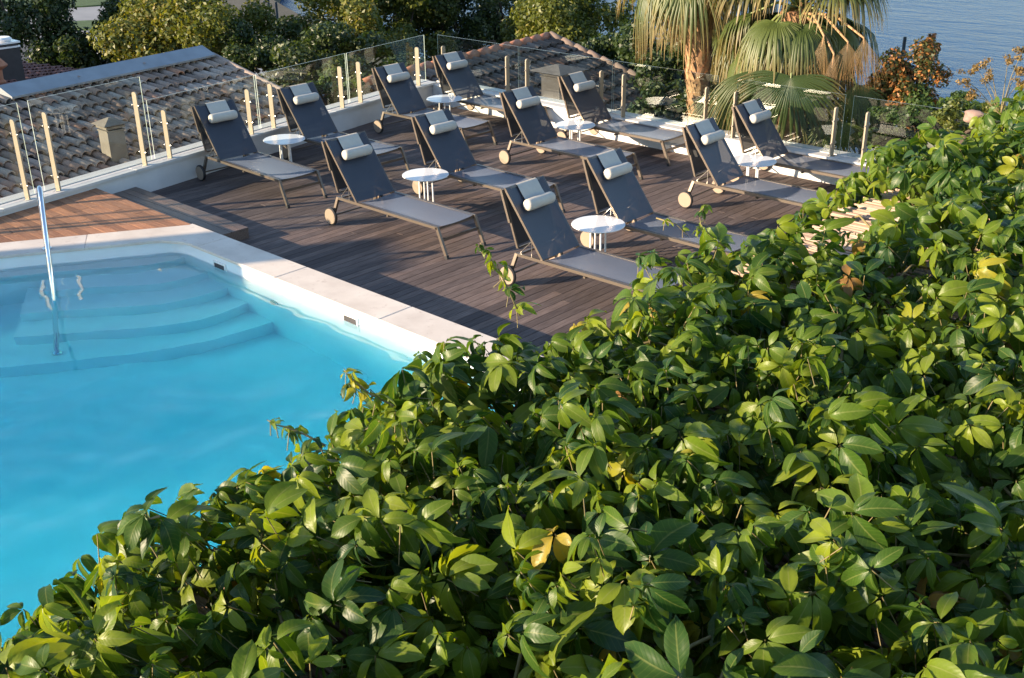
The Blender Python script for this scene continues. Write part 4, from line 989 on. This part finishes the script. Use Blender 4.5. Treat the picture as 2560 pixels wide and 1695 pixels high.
vine = empty('creeper_vine', (-1.5, 4.0, 3.2)); tag(vine, 'dense green five leaved creeper covering the pergola in the foreground', 'vine'); L0 = np.array(vine.location)
leaves = []; pet = MB()
def rotm(zax, az):
    z_ = zax/np.linalg.norm(zax); x_ = np.array([math.cos(az), math.sin(az), 0.0]); x_ -= z_*(x_@z_); x_ /= np.linalg.norm(x_); return np.stack([x_, np.cross(z_, x_), z_], 1)
def gapf(x_, y_):
    if x_ < -1.93 and 4.08 < y_ < 4.74: return 0.0
    if x_ < -1.85 and 4.0 < y_ < 4.82: return .35
    if -1.75 < x_ < -1.5 and .92 < y_ < 1.18: return .25
    return 1.0
NL = 20500; rg = np.random.default_rng(99)
for k in range(NL):
    x_ = rg.uniform(-2.62, 1.1); y_ = rg.uniform(.15, 8.7)
    d = x_ - xedge(y_)
    if d < -.05*rg.random(): continue
    top_l = rg.random() < .36; dep = rg.uniform(-.05, .09) if top_l else rg.uniform(.10, .30); p = np.array([x_, y_, ztop(x_, y_) - dep + rg.normal()*.02])
    if rg.random() > gapf(x_, y_): continue
    fr_ = inframe(p)
    if not fr_ and rg.random() < .55: continue
    e = max(0, 1-max(d, 0)/.35)
    zax = (np.array([-.22 - .5*e, -.80, .80]) if rg.random() < .68 else np.array([-.1 - .5*e, -.1, 1.0])) + rg.normal(size=3)*np.array([.48,.42,.22])
    az = rg.uniform(0, 2*math.pi) if rg.random() < .6 else math.atan2(-SD[1], -SD[0]) + rg.normal()*.8
    leaves.append((p, rotm(zax, az)*rg.choice([.5,.7,.82,.94,1.04])*rg.uniform(.9,1.1), rg.random()*(1.0 if rg.random() < .3 else .93), fr_, dep))
# a hanging fringe along the edge
for k in range(520):
    y_ = rg.uniform(.2, 8.6)
    if 4.08 < y_ < 4.72 or (y_ > 4.0 and y_ < 4.85 and rg.random() < .5): continue
    x_ = xedge(y_) + rg.uniform(-.07, .05); p = np.array([x_, y_, 3.12 - rg.random()**1.5*.22])
    leaves.append((p, rotm(np.array([-1.0, -.35, .55]) + rg.normal(size=3)*.35, math.pi + rg.normal()*1.2)*rg.uniform(.6, 1.05), rg.random(), inframe(p), .1))
# shoots reaching out of the mass
def shoot(pix, D, nleaf, s0, s1):
    P = [at(u, v, D) for u, v in pix]; pet.tube([p-L0 for p in P], list(np.linspace(.0034, .0013, len(P))), 5)
    for k in range(nleaf):
        t = (k+.5)/nleaf*(len(P)-1); i0 = min(len(P)-2, int(t)); p = P[i0]*(1-(t-i0)) + P[i0+1]*(t-i0)
        leaves.append((p + rg.normal(size=3)*.008, rotm(np.array([-.3,-.4,1.0]) + rg.normal(size=3)*.5, rg.uniform(0, 6.28))*(s0+(s1-s0)*k/nleaf), rg.uniform(.55,.9), True, 0))
shoot([(1300,790),(1262,705),(1232,655),(1212,625),(1200,606)], 3.6, 8, .62, .22)
shoot([(815,1115),(760,1085),(715,1068),(690,1062),(668,1050)], 2.95, 6, .45, .2)
shoot([(985,1015),(925,985),(895,960),(872,940),(860,922)], 3.15, 8, .6, .28)
shoot([(1815,620),(1775,590),(1752,560),(1748,530),(1772,512)], 4.45, 6, .55, .3)
shoot([(1640,545),(1690,560),(1720,590)], 4.4, 2, .3, .25)
shoot([(400,1290),(365,1300),(340,1330)], 2.55, 3, .85, .6)
shoot([(2130,480),(2095,500),(2065,520)], 5.3, 4, .6, .5)
shoot([(1905,800),(1900,850),(1895,930)], 3.9, 6, .4, .6)
leaves.sort(key=lambda it: (not it[3], it[4] > .09, np.linalg.norm(it[0]-CAM)))
vme = [np_mesh('leaf', V, F, M['vine'], np.zeros(len(V)), along=a_, across=c_) for V, F, a_, c_ in VAR]
for k, (p, Rm, t, fr_, dep) in enumerate(leaves[:300]):
    o = bpy.data.objects.new('leaf', vme[k % NV]); mt = Matrix.Identity(4)
    for i in range(3):
        for j in range(3): mt[i][j] = Rm[i, j]
        mt[i][3] = p[i]-L0[i]
    C.objects.link(o); o.parent = vine; o.matrix_basis = mt
Vs = []; Fs = []; Ts = []; As = []; Cs = []; off = 0
for k, (p, Rm, t, fr_, dep) in enumerate(leaves[300:]):
    V, F, a_, c_ = VAR[k % NV] if fr_ else VAR_LO[k % 8]
    As.append(a_); Cs.append(c_)
    Vs.append(V @ Rm.T + (p-L0)); Fs.append(F+off); off += len(V); Ts.append(np.full(len(V), t))
o = link(bpy.data.objects.new('foliage', np_mesh('foliage', np.concatenate(Vs), np.concatenate(Fs), M['vine'], np.concatenate(Ts), along=np.concatenate(As), across=np.concatenate(Cs))), vine); o['kind'] = 'stuff'
for k, (p, Rm, t, fr_, dep) in enumerate(leaves):
    if fr_ and dep < .16:
        b = p - Rm[:, 0]*.035 - Rm[:, 2]*.05 - [0,0,.03]; pet.tube([p-L0, b-L0], .0016, 3, caps=False)
for k in range(46):                              # woody runners
    x_ = rg.uniform(-2.4, .6); y_ = rg.uniform(.3, 8.2); a = rg.uniform(-.9, .9) + math.pi/2*rg.choice([1,-1]); P = []
    for i in range(9): P.append(np.array([x_, y_, min(ztop(x_, y_)-.10-rg.random()*.06, 3.3)])-L0); x_ = min(.9, max(-2.4, x_+math.cos(a)*.16)); y_ += math.sin(a)*.16; a += rg.normal()*.3
    pet.tube(P, list(np.linspace(.007, .003, 9)), 5)
pet.build('stems', M['vine_stem'], vine, True)

# ================================================================== UNSEEN BLOCKS, SCREENS AND POLES ADDED TO SHADE THE SCENE
def PQ(q, s): return (q*SD[1]+s*SD[0], -q*SD[0]+s*SD[1])
def shade_block(name, label, q0, q1, s0, s1, z0, z1):
    c = PQ((q0+q1)/2, (s0+s1)/2); t = empty(name, (c[0], c[1], z0)); tag(t, label, 'building')
    P = ccw([PQ(q0,s0), PQ(q1,s0), PQ(q1,s1), PQ(q0,s1)])
    MB().prism([(p[0]-c[0], p[1]-c[1]) for p in P], 0, z1-.12-z0).build('wall', M['plaster'], t)
    P = ccw([PQ(q0-.0,s0-.1), PQ(q1+.0,s0-.1), PQ(q1+.0,s1+.1), PQ(q0-.0,s1+.1)])
    MB().prism([(p[0]-c[0], p[1]-c[1]) for p in P], z1-.119-z0, z1-z0, bevel=.02).build('roof', M['concrete'], t)
shade_block('added_roof_shade', 'plain rendered block added to shade the left roof, outside the picture', -27, -16.4, -19, -12, -7, 2.75)  # unseen block, added so the left roof falls in shade
shade_block('added_tree_shade', 'taller rendered block added to shade the left trees, outside the picture', -62, -39.5, -22, -14, -7, 4.6)  # added out of view to keep the far left trees shaded
shade_block('added_coping_shade', 'narrow unseen block beyond the pool, added to shade the coping', -13.85, -12.52, -18.5, -16.5, -7, 5.1)  # added tall block that throws the shade band over the coping
def screen(label, q0, q1, s0, z0, z1):  # unseen slats added to let only part of the sun onto the pool
    c = PQ((q0+q1)/2, s0); t = empty('added_shade_screen', (c[0], c[1], z0)); tag(t, label, 'screen', 'added shade screens beyond the pool')
    me = None; a = math.atan2(SD[1], SD[0]); n = max(2, int((q1-q0)/.15))
    for k in range(n+1):
        p = PQ(q0+(q1-q0)*k/n, s0)
        if me is None: o = MB().box(-.02, .02, -.047, .047, .1, z1-z0-.1).build('slat', M['step'], t); me = o.data
        else: o = link(bpy.data.objects.new('slat', me), t)
        o.location = (p[0]-c[0], p[1]-c[1], 0); o.rotation_euler = (0, 0, a)
    for zz in (0, z1-z0-.1):
        b = MB().box(-.03, .03, -(q1-q0)/2-.04, (q1-q0)/2+.04, zz, zz+.099).build('rail', M['step'], t); b.rotation_euler = (0, 0, a)
screen('narrow slatted screen added to half shade the pool, outside the picture', -12.28, -11.60, -16.5, -1.5, 4.62)
screen('wide slatted screen added to half shade the pool, outside the picture', -11.34, -9.35, -16.5, -1.5, 4.62)
for q in (-15.05, -14.72):  # unseen poles added to cast the two shadow stripes on the upper deck
    x_, y_ = PQ(q, -9.5); t = empty('added_shade_pole', (x_, y_, -7)); tag(t, ('slim pole added for its shadow, nearer the left wall' if q < -15 else 'slim pole added for its shadow, nearer the pool') + ', outside the picture', 'pole', 'poles added for shade left of the pool')
    MB().tube([(0,0,0),(0,0,10.25)], .032, 8).build('pole', M['steel'], t, True); MB().disc((0,0,10.27), .05, (0,0,1), .06, 10, bev=.02).build('finial', M['steel'], t)
